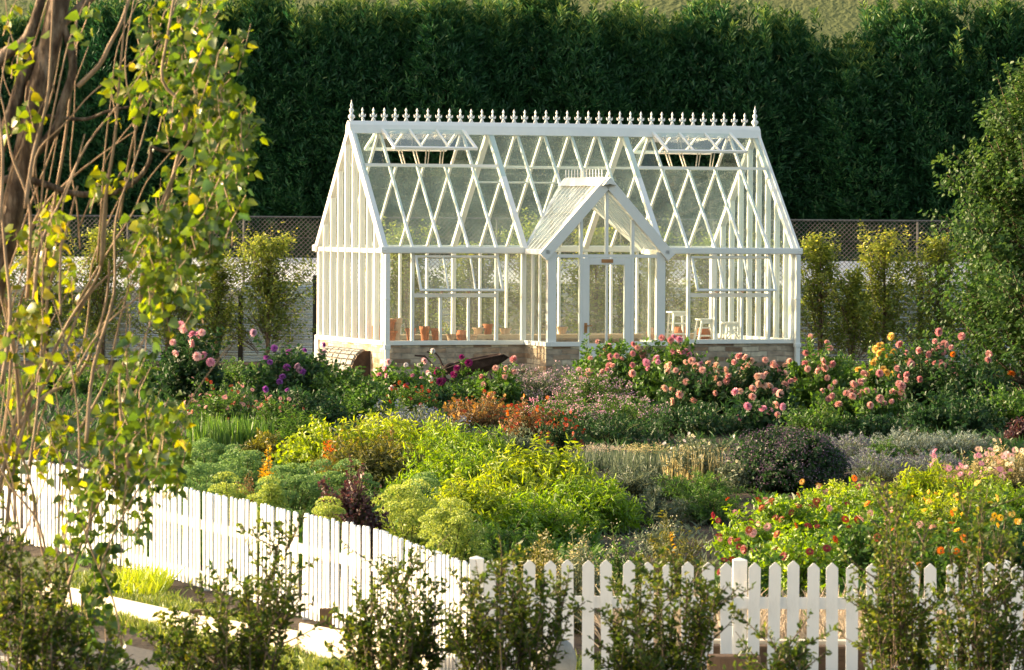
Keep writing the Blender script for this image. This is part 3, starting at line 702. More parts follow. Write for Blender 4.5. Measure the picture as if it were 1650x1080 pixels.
pot(.35, 1.5, .78, .12, .22, 'terracotta pot seen through the left gable near its middle'); pot(.35, 1.15, .78, .11, .2, 'terracotta pot seen through the left gable near the front corner')
staging(.2, .75, .98, Dp - .9, 'short timber bench inside the left gable', .75)
for k, (xx, hh, rr_) in enumerate(((3.0, .13, .11), (3.2, .2, .10), (3.55, .12, .12), (4.7, .14, .11))):
    pot(xx, Dp - .5, .78, rr_, hh, ['low clay pot on the back bench left of the door', 'taller dark pot on the back bench left of the door', 'clay pot seen through the door glass', 'clay pot on the back bench right of the door'][k], 'paleclay' if k != 1 else 'terracotta')
def stool(x, y, z, w_, h, splay, label, cross=False):
    r = empty('white_stool', gl(x, y, z), TH, label, 'stool', 'white wooden stools on the right bench')
    MB().box(-w_/2, w_/2, -w_*.4, w_*.4, h - .03, h).build('seat', W_, r, bevel=.004)
    for sx in (-1, 1):
        for sy in (-1, 1):
            MB().bar((sx * (w_*.40 + splay), sy * w_*.36, 0), (sx * w_*.36, sy * w_*.32, h - .03), .034, .034).build('leg', W_, r)
    m = MB()
    for zz in ((.25, .6) if not cross else (.5,)):
        q = w_*.38 + splay * (1 - zz)
        m.bar((-q, -w_*.34, h * zz), (q, -w_*.34, h * zz), .022, .022).bar((-q, w_*.34, h * zz), (q, w_*.34, h * zz), .022, .022)
    if cross: m.bar((-w_*.4, -w_*.35, .05), (w_*.36, -w_*.33, h*.9), .02, .02).bar((w_*.4, -w_*.36, .05), (-w_*.36, -w_*.34, h*.9), .02, .02)
    m.box(-w_*.34, w_*.34, -w_*.3, -w_*.27, h - .09, h - .031)
    m.build('stretcher', W_, r)
stool(5.87, .45, bz - .02, .36, .56, .02, 'tallest white wooden stool on the right greenhouse bench')
stool(6.43, .45, bz - .02, .33, .42, .06, 'middle white stool with splayed legs on the bench')
stool(6.93, .45, bz - .02, .33, .36, .02, 'lowest white stool with crossed braces near the right end', True)

# ------------------------------------------------------------------ beside the greenhouse
wb = empty('wheelbarrow', P(760, 618, 74.6) * 1.0, R(8), 'rusty old wheelbarrow tipped against the stone base with curved handles', 'wheelbarrow')
wb.location.z = 0
def q(px, py, Y=74.6): v = P(px, py, Y) - wb.location; return Matrix.Rotation(-R(8), 3, 'Z') @ v
a, b, c, e = q(722, 588), q(812, 571), q(806, 577), q(780, 601)
def trough():
    V = []; F = []
    rim = [q(716, 594, 74.5), q(740, 585, 74.5), q(765, 579, 74.5), q(790, 574, 74.5), q(808, 571, 74.5), q(818, 576, 74.5)]
    bot = [q(724, 604, 74.5), q(745, 607, 74.5), q(768, 605, 74.5), q(784, 599, 74.5), q(800, 589, 74.5), q(815, 580, 74.5)]
    hwid = [.20, .26, .30, .32, .28, .10]
    for a_, b_, w_ in zip(rim, bot, hwid):
        for f, y in ((0, -w_), (.55, -w_ * .85), (1, -w_ * .45), (1, w_ * .45), (.55, w_ * .85), (0, w_)): V.append(a_.lerp(b_, f) + Vector((0, y, 0)))
    for i in range(5):
        for k in range(5): F.append((i*6+k, i*6+k+1, (i+1)*6+k+1, (i+1)*6+k))
    F.append((0, 1, 2, 3, 4, 5)); m = MB(); m.add(V, F)
    for sg in (0, 5): m.tube([V[i*6+sg] for i in range(6)], .014, 5)
    return m
tr_ = trough().build('tray', M['rust'], wb); sm_ = tr_.modifiers.new('solid', 'SOLIDIFY'); sm_.thickness = .012
MB().tube([q(668, 573, 74.2), q(684, 574, 74.2), q(693, 583, 74.2), q(701, 594, 74.2), q(722, 603, 74.3)], .018, 6).build('handle', M['rust'], wb)
MB().tube([q(688, 567, 74.7), q(702, 569, 74.7), q(708, 577, 74.7), q(713, 589, 74.7), q(726, 601, 74.6)], .018, 6).build('handle', M['rust'], wb)
wl = q(728, 601, 74.4)
MB().tube([wl + Vector((.15 * math.cos(t), 0, .15 * math.sin(t))) for t in np.linspace(0, 2*math.pi, 17)], .03, 6, False).bar(wl - Vector((.14, 0, 0)), wl + Vector((.14, 0, 0)), .02, .02).bar(wl - Vector((0, 0, .14)), wl + Vector((0, 0, .14)), .02, .02).build('wheel', M['rust'], wb)
MB().bar(q(745, 606, 74.4), q(742, 620, 74.4), .025, .025).bar(q(790, 602, 74.4), q(795, 620, 74.4), .025, .025).build('leg', M['rust'], wb)
# curved slatted cover leaning at the left corner
sv_ = empty('slatted_cover', tuple(gl(-.03, 1.8, 0)), R(-70), 'curved whitewashed slatted cover leaning against the stone base left of the downpipe', 'garden cover')
m = MB(); m2 = MB()
for k in range(7):
    t0, t1 = k / 7, (k + .74) / 7
    f = lambda t: Vector((0, -.10 - .28 * math.sin(t * 1.5), .60 - .62 * (1 - math.cos(t * 1.45))))
    for j in range(7):
        xa = -1.12 + j * .32 + .03 * random.random(); xb = xa + .27
        p0, p1 = f(t0), f(t1); o_ = .012 * random.random()
        x_shift = -.10 * t0
        m.add([(xa + x_shift, p0.y - o_, p0.z), (xb + x_shift, p0.y - o_, p0.z), (xb + x_shift, p1.y - o_, p1.z), (xa + x_shift, p1.y - o_, p1.z),
               (xa + x_shift, p0.y + .025, p0.z - .02), (xb + x_shift, p0.y + .025, p0.z - .02), (xb + x_shift, p1.y + .025, p1.z - .02), (xa + x_shift, p1.y + .025, p1.z - .02)],
              [(0,1,2,3), (7,6,5,4), (0,4,5,1), (1,5,6,2), (2,6,7,3), (3,7,4,0)])
m.build('slats', M['slat'], sv_)
pts = [Vector((1.12 - .1 * t, -.08 - .28 * math.sin(t * 1.5), .57 - .62 * (1 - math.cos(t * 1.45)))) for t in np.linspace(0, 1, 8)]
m2.add([tuple(p) for p in pts] + [(1.12, .0, -.02), (1.12, .0, .57)], [tuple(range(10))])
m2.add([(p.x - .04, p.y + .03, p.z - .02) for p in pts] + [(1.08, .0, -.02), (1.08, .0, .57)], [tuple(range(9, -1, -1))])
m2.build('opening_shade', M['darkinside'], sv_)  # dark sheet across the open end, standing in for shade in the hollow

# ------------------------------------------------------------------ corrugated fence, chain-link fence, shed
def corrugated(name, x0, x1, y, z0, z1, label, posts):
    r = empty(name, (x0, y, 0), 0, label, 'fence', 'corrugated iron fence runs')
    pitch, amp = .112, .046; nz = int((z1 - z0) / pitch * 8) + 1
    Z = np.linspace(z0, z1, nz); Yy = amp * np.sin(2 * math.pi * Z / pitch)
    nxp = max(2, int((x1 - x0) / 1.5) + 1); X = np.linspace(0, x1 - x0, nxp)
    V = np.array([[x, yy, z] for x in X for yy, z in zip(Yy, Z)]); i = np.arange(nxp * nz).reshape(nxp, nz)
    F = np.stack([i[:-1, :-1], i[1:, :-1], i[1:, 1:], i[:-1, 1:]], -1).reshape(-1, 4)
    link_mesh('corrugated_sheet', np_mesh('corrugated_sheet', V, F, smooth_=True), M['iron'], r)
    MB().box(0, x1 - x0, .03, .07, z1 - .03, z1 + .02).build('top_rail', M['iron'], r)
    for p in posts: MB().box(p - x0 - .045, p - x0 + .045, -.12, -.03, -.2, z1 + .16).build('post', M['steel'], r)
    return r
YF = 88.0
Xf = lambda px, Y=YF: P(px, 500, Y).x
zf_ = lambda py, px=500, Y=YF: P(px, py, Y).z
corrugated('corrugated_fence', Xf(390), Xf(2000), YF, -.2, zf_(456), 'taller run of galvanised corrugated fence behind the greenhouse', [Xf(508), Xf(1483), Xf(700), Xf(1000), Xf(1180)])
corrugated('corrugated_fence', Xf(-300), Xf(386), YF - .02, -.2, zf_(487, 350), 'lower run of corrugated fence behind the left fruit trees', [Xf(388), Xf(165), Xf(-60)])
def chain_link(x0, x1, y, z0, z1):
    r = empty('chain_link_fence', (x0, y, 0), 0, 'tall black chain link fence standing in front of the conifer hedge', 'fence')
    Wl, H = x1 - x0, z1 - z0; s_ = .095; rad = .0035; V = []; F = []
    for d_ in (1, -1):
        k0 = np.arange(-H if d_ > 0 else 0, Wl if d_ > 0 else Wl + H, s_)
        for k in k0:
            a_ = max(0, -k) if d_ > 0 else max(0, k - Wl); b_ = min(H, Wl - k) if d_ > 0 else min(H, k)
            if b_ - a_ < .1: continue
            p0 = (k + d_ * a_, z0 + a_); p1 = (k + d_ * b_, z0 + b_)
            n = len(V)
            for (x, z) in (p0, p1): V += [(x - rad * d_, .0, z + rad), (x + rad * d_, 0.0, z - rad), (x, -rad * 1.5, z)]
            F += [(n, n+1, n+4, n+3), (n+1, n+2, n+5, n+4), (n+2, n, n+3, n+5)]
    link_mesh('wire_mesh', np_mesh('wire_mesh', np.array(V), np.array(F)), M['wire'], r)
    MB().tube([(0, .03, z1), (Wl, .03, z1)], .022, 6).build('top_rail', M['wire'], r)
    MB().tube([(0, .03, zf_(384)), (Wl, .03, zf_(384))], .006, 4).build('line_wire', M['wire'], r)
    for px in (-150, 60, 205, 392, 600, 800, 1000, 1150, 1273, 1478, 1700):
        X = Xf(px, y) - x0
        if 0 < X < Wl: MB().tube([(X, .06, z0 - .3), (X, .06, z1 + .02)], .03, 6).build('post', M['wire'], r)
chain_link(Xf(-250, 89.5), Xf(1950, 89.5), 89.5, 0, zf_(352, 825, 89.5))
sh = empty('low_shed', (0, 92.5, 0), 0, 'long low shed with a white sheet roof behind the corrugated fence', 'shed')
zs0, zs1 = P(500, 457, 91).z, P(500, 416, 94).z
xa, xb = Xf(-250, 92), Xf(1900, 92)
MB().add([(xa, -1.6, zs0 - .1), (xb, -1.6, zs0 - .1), (xb, 1.6, zs1), (xa, 1.6, zs1), (xa, -1.6, zs0 - .16), (xb, -1.6, zs0 - .16), (xb, 1.6, zs1 - .06), (xa, 1.6, zs1 - .06)], [(0,1,2,3), (7,6,5,4), (0,4,5,1), (1,5,6,2), (2,6,7,3), (3,7,4,0)]).build('roof', M['shedroof'], sh)
MB().box(xa, xb, -1.5, -1.42, -.1, zs0 - .16).box(xa, xb, 1.42, 1.5, -.1, zs1 - .08).build('wall', M['iron'], sh)

# ------------------------------------------------------------------ picket fences
def picket(w_, h, t, point):
    m = MB()
    if point: m.prism([(-w_/2, 0), (w_/2, 0), (w_/2, h - w_*.42), (w_*.06, h), (-w_*.06, h), (-w_/2, h - w_*.42)], 0, t)
    else: m.prism([(-w_/2, 0), (w_/2, 0), (w_/2, h - w_*.3), (w_*.18, h), (-w_*.18, h), (-w_/2, h - w_*.3)], 0, t)
    return m
def post_mesh(s_, h):
    return MB().box(-s_/2, s_/2, -s_/2, s_/2, -.1, h).add([(-s_/2, -s_/2, h), (s_/2, -s_/2, h), (s_/2, s_/2, h), (-s_/2, s_/2, h), (0, 0, h + .02)], [(0,1,4), (1,2,4), (2,3,4), (3,0,4)])
def fence_run(r, a, b, n, h, w_, first_mesh, zb, skip=(), rail_h=(.60, .14), side=-1, gapend=.0, jit=.009):
    """n pickets from a to b in the fence's own frame (children of r)"""
    a = Vector(a); b = Vector(b); d_ = (b - a); ang = math.atan2(d_.y, d_.x); L = d_.length
    nrm = Vector((math.sin(ang), -math.cos(ang), 0))
    for k in range(n):
        t = (k + .5) / n * (1 - 2 * gapend) + gapend
        p = a.lerp(b, t)
        o = bpy.data.objects.new('picket', first_mesh); COL.objects.link(o); o.parent = r
        o.location = (p.x + nrm.x * .03, p.y + nrm.y * .03, zb + .04 + random.uniform(-jit, jit)); o.rotation_euler = (random.gauss(0, .008), random.gauss(0, .011), ang)
    for rh in rail_h:
        c0 = a + Vector((0, 0, zb + rh)); c1 = b + Vector((0, 0, zb + rh))
        MB().bar(c0, c1, .035, .085).build('rail', M['fencewhite'], r)
fm1 = picket(.088, .93, .019, True).build('picket', M['fencewhite']); pm1 = fm1.data; bpy.data.objects.remove(fm1)
YN = 31.5
ffr = empty('picket_fence', (0, YN, 0), 0, 'white pointed picket fence across the front in shade', 'fence')
zn = P(1193, 905, YN).z - .97
posts_px = [768, 1193, 1618, 2043]
for i in range(3):
    xa_, xb_ = P(posts_px[i], 900, YN).x, P(posts_px[i+1], 900, YN).x
    fence_run(ffr, (xa_, 0, 0), (xb_, 0, 0), 13, .93, .09, pm1, zn - .0 - (i - 1) * .0, rail_h=(.665, .115), gapend=.012)
pmesh = post_mesh(.105, .975).build('post', M['fencewhite']); pmd = pmesh.data; bpy.data.objects.remove(pmesh)
for px in posts_px[:3]:
    o = bpy.data.objects.new('post', pmd); COL.objects.link(o); o.parent = ffr; o.location = (P(px, 900, YN).x, .075, zn)
# the receding run along the left
fm2 = picket(.060, .90, .016, False).build('picket', M['fencewhite']); pm2 = fm2.data; bpy.data.objects.remove(fm2)
lf = empty('picket_fence', (0, 0, 0), 0, 'long sunlit white picket fence receding on the left past the poplar', 'fence')
LP = [(P(768, 900, 31.65).x, 31.65), (P(690, 880, 33.2).x, 33.2), (P(605, 855, 35.3).x, 35.3), (P(488, 830, 37.1).x, 37.1), (P(418, 817, 38.1).x + .0, 38.3), (P(328, 797, 39.8).x, 39.9), (P(243, 782, 41.5).x, 41.5), (P(150, 765, 43.2).x, 43.2), (P(40, 748, 45.2).x, 45.2), (P(-60, 752, 46.2).x, 46.2)]
for i in range(len(LP) - 1):
    (x0_, y0_), (x1_, y1_) = LP[i], LP[i+1]; L = math.hypot(x1_ - x0_, y1_ - y0_)
    dd = Vector((x1_ - x0_, y1_ - y0_, 0)).normalized() * .035
    fence_run(lf, (x1_ - dd.x, y1_ - dd.y, 0), (x0_ + dd.x, y0_ + dd.y, 0), max(3, round(L / .122)), .9, .07, pm2, -.51, rail_h=(.62, .14), gapend=.0)
for i, (x, y) in enumerate(LP[1:]):
    o = bpy.data.objects.new('post', pmd); COL.objects.link(o); o.parent = lf; o.location = (x + .055, y + .02, -.585)
# low cream board edging on posts beside the drive
kb = empty('board_edging', (0, 0, 0), 0, 'low cream timber boards nailed to brown posts beside the drive', 'edging')
def board(pa, pb_, top, name='board'):
    m = MB(); a_ = Vector((pa[0], pa[1], top - .15)); b_ = Vector((pb_[0], pb_[1], top - .15)); m.bar(a_, b_, .035, .27); m.build(name, M['cream'], kb, bevel=.012)
B0 = [(P(60, 980, 38.6).x, 38.6), (P(190, 990, 36.6).x, 36.6), (P(312, 1000, 35.4).x, 35.4)]
B1 = [(P(318, 1000, 35.3).x, 35.3), (P(482, 1010, 34.0).x, 34.0)]; B2 = [(P(484, 1010, 33.98).x, 33.98), (P(705, 1030, 31.9).x, 31.9)]
board(B0[0], B0[2], P(250, 976, 36.0).z); board(B1[0], B1[1], P(400, 996, 34.7).z - .02); board(B2[0], B2[1], P(555, 1014, 33.3).z)
for px, py, Y in ((140, 960, 37.5), (316, 983, 35.5), (525, 981, 33.75), (690, 1030, 32.15)):
    p = P(px, py, Y); MB().box(p.x - .05, p.x + .05, p.y - .02, p.y + .07, -.6, p.z).build('post', M['timber_v'], kb)
slp_ = empty('timber_sleeper_edge', (0, 0, 0), 0, 'dark brown timber sleeper edging behind the right front pickets', 'edging')
MB().box(P(1130, 1000, 31.9).x, P(1760, 1000, 31.9).x, 31.82, 31.98, -.55, P(1300, 1040, 31.9).z).build('sleeper', M['timber'], slp_, bevel=.01)
MB().box(P(1130, 1000, 32.1).x, P(1760, 1000, 32.1).x, 31.99, 32.12, -.55, P(1300, 1030, 32.1).z).build('sleeper', M['cream'], slp_, bevel=.01)
o = MB().box(0, P(1226, 1070, 30.9).x - P(1141, 1070, 30.9).x, 0, .2, -.5, P(1180, 1058, 30.9).z).build('timber_block', M['timber_v'], None, bevel=.012); o.location = (P(1141, 1070, 30.9).x, 30.9, 0)
tag(o, 'squared timber block standing in front of the white pickets', 'timber block')
st_ = MB().lathe([(.001, 0)] + [(.13 * math.sin(t) ** .8, .12 - .16 * math.cos(t)) for t in np.linspace(.15, math.pi - .05, 9)], 14)
st_.v = [(x * 1.25 * (1 + .08 * math.sin(5 * y * 9)), y, z * (1 + .1 * math.sin(x * 20))) for x, y, z in st_.v]
o = st_.build('boulder', M['stone'], None, smooth_=True); o.location = (P(893, 1070, 30.6).x, 30.6, P(893, 1095, 30.6).z); tag(o, 'rounded grey stone at the foot of the picket fence', 'stone')
#@@PLANTS@@

# ================================================================== CONIFER HEDGE
def spray_tree(name_tree, H, Rr, K, per, parent):
    """dense fastigiate conifer: shoots that leave a central axis and arch outwards, clothed in fine sprays"""
    z0 = rng.uniform(.0, .96, K) ** .9 * H; ph = rng.uniform(0, 2*math.pi, K)
    prof = Rr * np.clip(1.0 - ((z0 / H) ** 5) * .9, .08, 1) * (1 + .12 * np.sin(ph * 3 + z0 * 1.4) + .10 * rng.normal(0, 1, K))
    ln = rng.uniform(.5, 1.1, K)
    a = np.stack([np.cos(ph) * prof * .45, np.sin(ph) * prof * .45, z0], -1)
    c = np.stack([np.cos(ph) * prof, np.sin(ph) * prof, z0 + ln * .85], -1)
    b = (a + c) / 2 + np.stack([np.cos(ph) * .18, np.sin(ph) * .18, -.12 * np.ones(K)], -1) * (1 - z0 / H)[:, None]
    k2 = 26; ph2 = rng.uniform(0, 6.28, k2); rr2 = rng.uniform(0, .75, k2) * Rr; z2 = H * rng.uniform(.86, 1.0, k2)
    a2 = np.stack([np.cos(ph2) * rr2, np.sin(ph2) * rr2, z2], -1); c2 = a2 + np.stack([rng.normal(0, .12, k2), rng.normal(0, .12, k2), rng.uniform(.5, 1.15, k2)], -1)
    A = np.concatenate([bez(a, b, c, 6), bez(a2, (a2 + c2) / 2, c2, 6), bez(a2, (a2 + c2) / 2, c2, 6), bez(a2, (a2 + c2) / 2, c2, 6)])
    C, T, t = along(A, per, .3, .0, .8); n = len(C)
    side = unit(rng.normal(0, 1, (n, 3))); side = unit(side - T * np.sum(side * T, -1, keepdims=True))
    wv = .16 * (1.1 - t)[:, None]
    C = C + side * wv * rng.uniform(0, 1, (n, 1))
    D = unit(T * .9 + side * .75 + [0, 0, -.1]); N = unit(rng.normal(0, 1, (n, 3)) + [0, 0, .4])
    tint = rng.beta(2, 2.4, n) * .55 + .07 + .55 * np.clip((C[:, 2] / H - .93) * 7, 0, 1) * (t > .45) * rng.uniform(.4, 1, n)  # top sprays turn yellow to imitate sun catching the tips
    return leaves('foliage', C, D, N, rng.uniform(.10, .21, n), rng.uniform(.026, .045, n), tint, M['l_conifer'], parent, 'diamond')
hedge_variants = []
HX = [(-90, 30), (20, 20), (110, 0), (190, -10), (265, 10), (340, 0), (420, -25), (490, 10), (560, -5), (640, 0), (715, -15), (790, 5), (865, -25), (930, 15), (990, 5), (1060, 25), (1140, -5), (1200, 40), (1262, 15), (1325, 60), (1390, 75), (1440, 5), (1492, -15), (1552, 75), (1610, -5), (1680, 20), (1760, 60)]
HL = 'one of the dense dark conifers forming the tall clipped hedge behind the greenhouse'
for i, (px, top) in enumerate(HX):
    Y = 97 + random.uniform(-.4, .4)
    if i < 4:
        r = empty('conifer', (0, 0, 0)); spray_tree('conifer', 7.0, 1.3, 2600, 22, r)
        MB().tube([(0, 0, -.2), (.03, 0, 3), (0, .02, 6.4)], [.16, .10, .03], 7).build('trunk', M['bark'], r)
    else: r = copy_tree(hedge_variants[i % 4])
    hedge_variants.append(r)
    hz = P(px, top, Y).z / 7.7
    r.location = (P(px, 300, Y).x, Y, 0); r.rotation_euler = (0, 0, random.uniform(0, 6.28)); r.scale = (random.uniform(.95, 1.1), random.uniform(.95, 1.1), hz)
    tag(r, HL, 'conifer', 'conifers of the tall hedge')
# dark trees on the hill, top centre
def simple_crown(H, Rr, K, per, mat, L, parent, base=.3, name='crown'):
    A = shoots(K, Rr, Rr, H, base=.3, fill=.35, bump=.3, upright=.45, low=-.0)
    A[:, :, 2] = A[:, :, 2] * (1 - base) + H * base * .9
    return foliage(A, per, .35, L, L * .6, mat, parent, name=name, jit=L * .5, shape='diamond')
wv = []
for i, (px, Y, H, Rr) in enumerate(((1010, 150, 9, 5), (1085, 158, 10, 5.5), (1160, 152, 9, 5), (1230, 158, 9, 5), (1300, 168, 8, 4.5), (930, 156, 9, 5), (1120, 172, 11, 6), (1200, 178, 10, 6), (640, 170, 7, 5), (780, 175, 7, 5), (480, 172, 7, 5), (1010, 175, 11, 6))):
    if i < 2:
        r = empty('hill_tree', (0, 0, 0)); simple_crown(1, .55, 260, 40, M['l_dark'], .045, r); MB().tube([(0, 0, -.1), (0, 0, .5)], [.04, .025], 6).build('trunk', M['bark'], r)
    else: r = copy_tree(wv[i % 2])
    wv.append(r); x = P(px, 20, Y).x
    r.location = (x, Y, hillz(x, Y) - .3); r.scale = (H, H, H); r.rotation_euler = (0, 0, i * 1.3)
    tag(r, 'one of the dark trees of the wood on the hill above the hedge', 'tree', 'dark trees on the hill')

# ================================================================== GENERIC GARDEN PLANT
def plant(name, label, cat, px, Y, wpx, top, kind, depth=None, group=None, base=None):
    """a plant standing on the ground at depth Y whose crown is wpx wide and reaches up to pixel row 'top'"""
    p = P(px, top, Y); z = g(p.x, Y); S = FPX / Y; h = max(.15, p.z - z); rx = wpx / 2 / S; ry = depth or rx * 1.15
    r = empty(name, (p.x, Y, z), 0, label, cat, group)
    kind(r, rx, ry, h)
    return r
def bush(mat, L, W, K=90, per=26, fl=None, **k):
    """leafy bush; fl = list of (kind, [mats], size, number, name) flower heads at the shoot tips"""
    so = dict(base=.2, fill=.6, bump=.2, upright=.5, low=.1); so.update({a: b for a, b in k.items() if a in ('base', 'fill', 'bump', 'upright', 'low')})
    fo = {a: b for a, b in k.items() if a in ('jit', 'out', 'droop', 'shape', 'power', 'flat', 'tint_h')}
    t0 = k.get('t0', .25)
    def f(r, rx, ry, h):
        dens = max(.7, min(3.2, (rx * h) / .36)); K_ = int(K * dens * 1.15)
        A = shoots(K_, rx, ry, h, **so)
        foliage(A, per, t0, L, W, M[mat], r, **{**dict(jit=L * .35), **fo})
        tubes('stems', A, .008, .003, M[k.get('stem', 'stem')], r)
        for (kd, mats, size, num, nm) in (fl or []):
            tips = A[:, -1]; sc_ = tips[:, 2] / h + .9 * -(tips[:, 1] / ry) * .5 + rng.uniform(0, .5, K_)
            if kd == 'haze':
                sel = np.argsort(-sc_)[:num]; tip_cloud(nm, r, tips[sel] + [0, 0, .02], M[mats[0]], size, per=k.get('fper', 8), spread=k.get('fspread', .035))
            else:
                sel = np.argsort(-sc_)[:num * 2:2] if num * 2 < K_ else np.argsort(-sc_)[:num]
                tp = tips[sel] + np.array([0, -.02, .05]) * 1.0
                put_blooms(r, [Vector(v) for v in tp], kd, mats, size, nm)
    return f
def fold(*fs):
    def f(r, rx, ry, h):
        for q_ in fs: q_(r, rx, ry, h)
    return f
def grassy(mat, Lf=.9, n=500, W=.012, head=None, hn=80, hsize=.02, lean=.35):
    """a tuft of long blades, with seed heads"""
    def f(r, rx, ry, h):
        K = n; ph = rng.uniform(0, 2*math.pi, K); rad = np.sqrt(rng.uniform(0, 1, K))
        b0 = np.stack([np.cos(ph) * rad * rx * .8, np.sin(ph) * rad * ry * .8, np.zeros(K)], -1)
        hh = h * (.25 + .75 * rng.beta(2.2, 2.0, K)) * (1 - .25 * rad)
        c = b0 + np.stack([rng.normal(0, lean * .35, K) * hh, rng.normal(0, lean * .35, K) * hh, hh], -1)
        mid = (b0 + c) / 2 + np.stack([np.zeros(K), np.zeros(K), hh * .15], -1)
        A = bez(b0, mid, c, 5)
        # ribbons
        S = unit(np.cross(A[:, -1] - A[:, 0], rng.normal(0, 1, (K, 3))))
        w_ = W * np.array([1, 1, .9, .6, .15])[None, :, None]
        V = np.stack([A - S[:, None] * w_ / 2, A + S[:, None] * w_ / 2], 2)
        i = np.arange(K * 10).reshape(K, 5, 2)
        F = np.stack([i[:, :-1, 0], i[:, :-1, 1], i[:, 1:, 1], i[:, 1:, 0]], -1).reshape(-1, 4)
        t = np.repeat(rng.beta(2, 2, K), 10)
        link_mesh('blades', np_mesh('blades', V.reshape(-1, 3), F, t), M[mat], r)
        if head:
            sel = np.argsort(-hh)[:hn]; tip_cloud('seed_heads', r, A[sel, -1], M[head], hsize, per=7, spread=.028)
    return f
def spikes(mat, n=160, hl=.16, matb='l_silver'):
    """lavender-like: thin upright spikes over a low cushion"""
    def f(r, rx, ry, h):
        A = shoots(int(n), rx, ry, h, base=.45, fill=.5, bump=.12, upright=.8, low=.25)
        foliage(A, 14, .1, .05, .008, M[matb], r, jit=.01, out=.8, shape='diamond', power=1.1)
        C, T, t = along(A, 12, .78, .006); nn = len(C)
        leaves('flower_spikes', C, unit(T + rng.normal(0, .5, (nn, 3))), rng.normal(0, 1, (nn, 3)), .022, .014, rng.uniform(0, 1, nn), M[mat], r, 'diamond')
        tubes('stems', A, .004, .002, M['stem'], r)
    return f
def sedum(mat, K=38):
    """mound of flat-domed flower heads over fleshy leaves"""
    def f(r, rx, ry, h):
        k_ = int(K * max(.7, min(3, rx * h / .25)))
        A = shoots(k_, rx * .95, ry, h * .92, base=.25, fill=.85, bump=.12, upright=.6, low=.05)
        foliage(A, 22, .2, .055, .032, M[mat], r, jit=.02, power=.9)
        tips = A[:, -1]; m_ = 230; n = k_ * m_
        v = unit(rng.normal(0, 1, (n, 3))); v[:, 2] = np.abs(v[:, 2]) 
        rad = rng.uniform(.08, .14, k_).repeat(m_)[:, None]
        C = tips.repeat(m_, 0) + v * [1, 1, .55] * rad
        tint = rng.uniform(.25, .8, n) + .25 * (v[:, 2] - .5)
        leaves('flower_heads', C, unit(v + rng.normal(0, .6, (n, 3))), unit(v + [0, 0, .5]), .022, .018, tint, M[mat], r, 'diamond')
        tubes('stems', A, .007, .004, M['stem'], r)
    return f

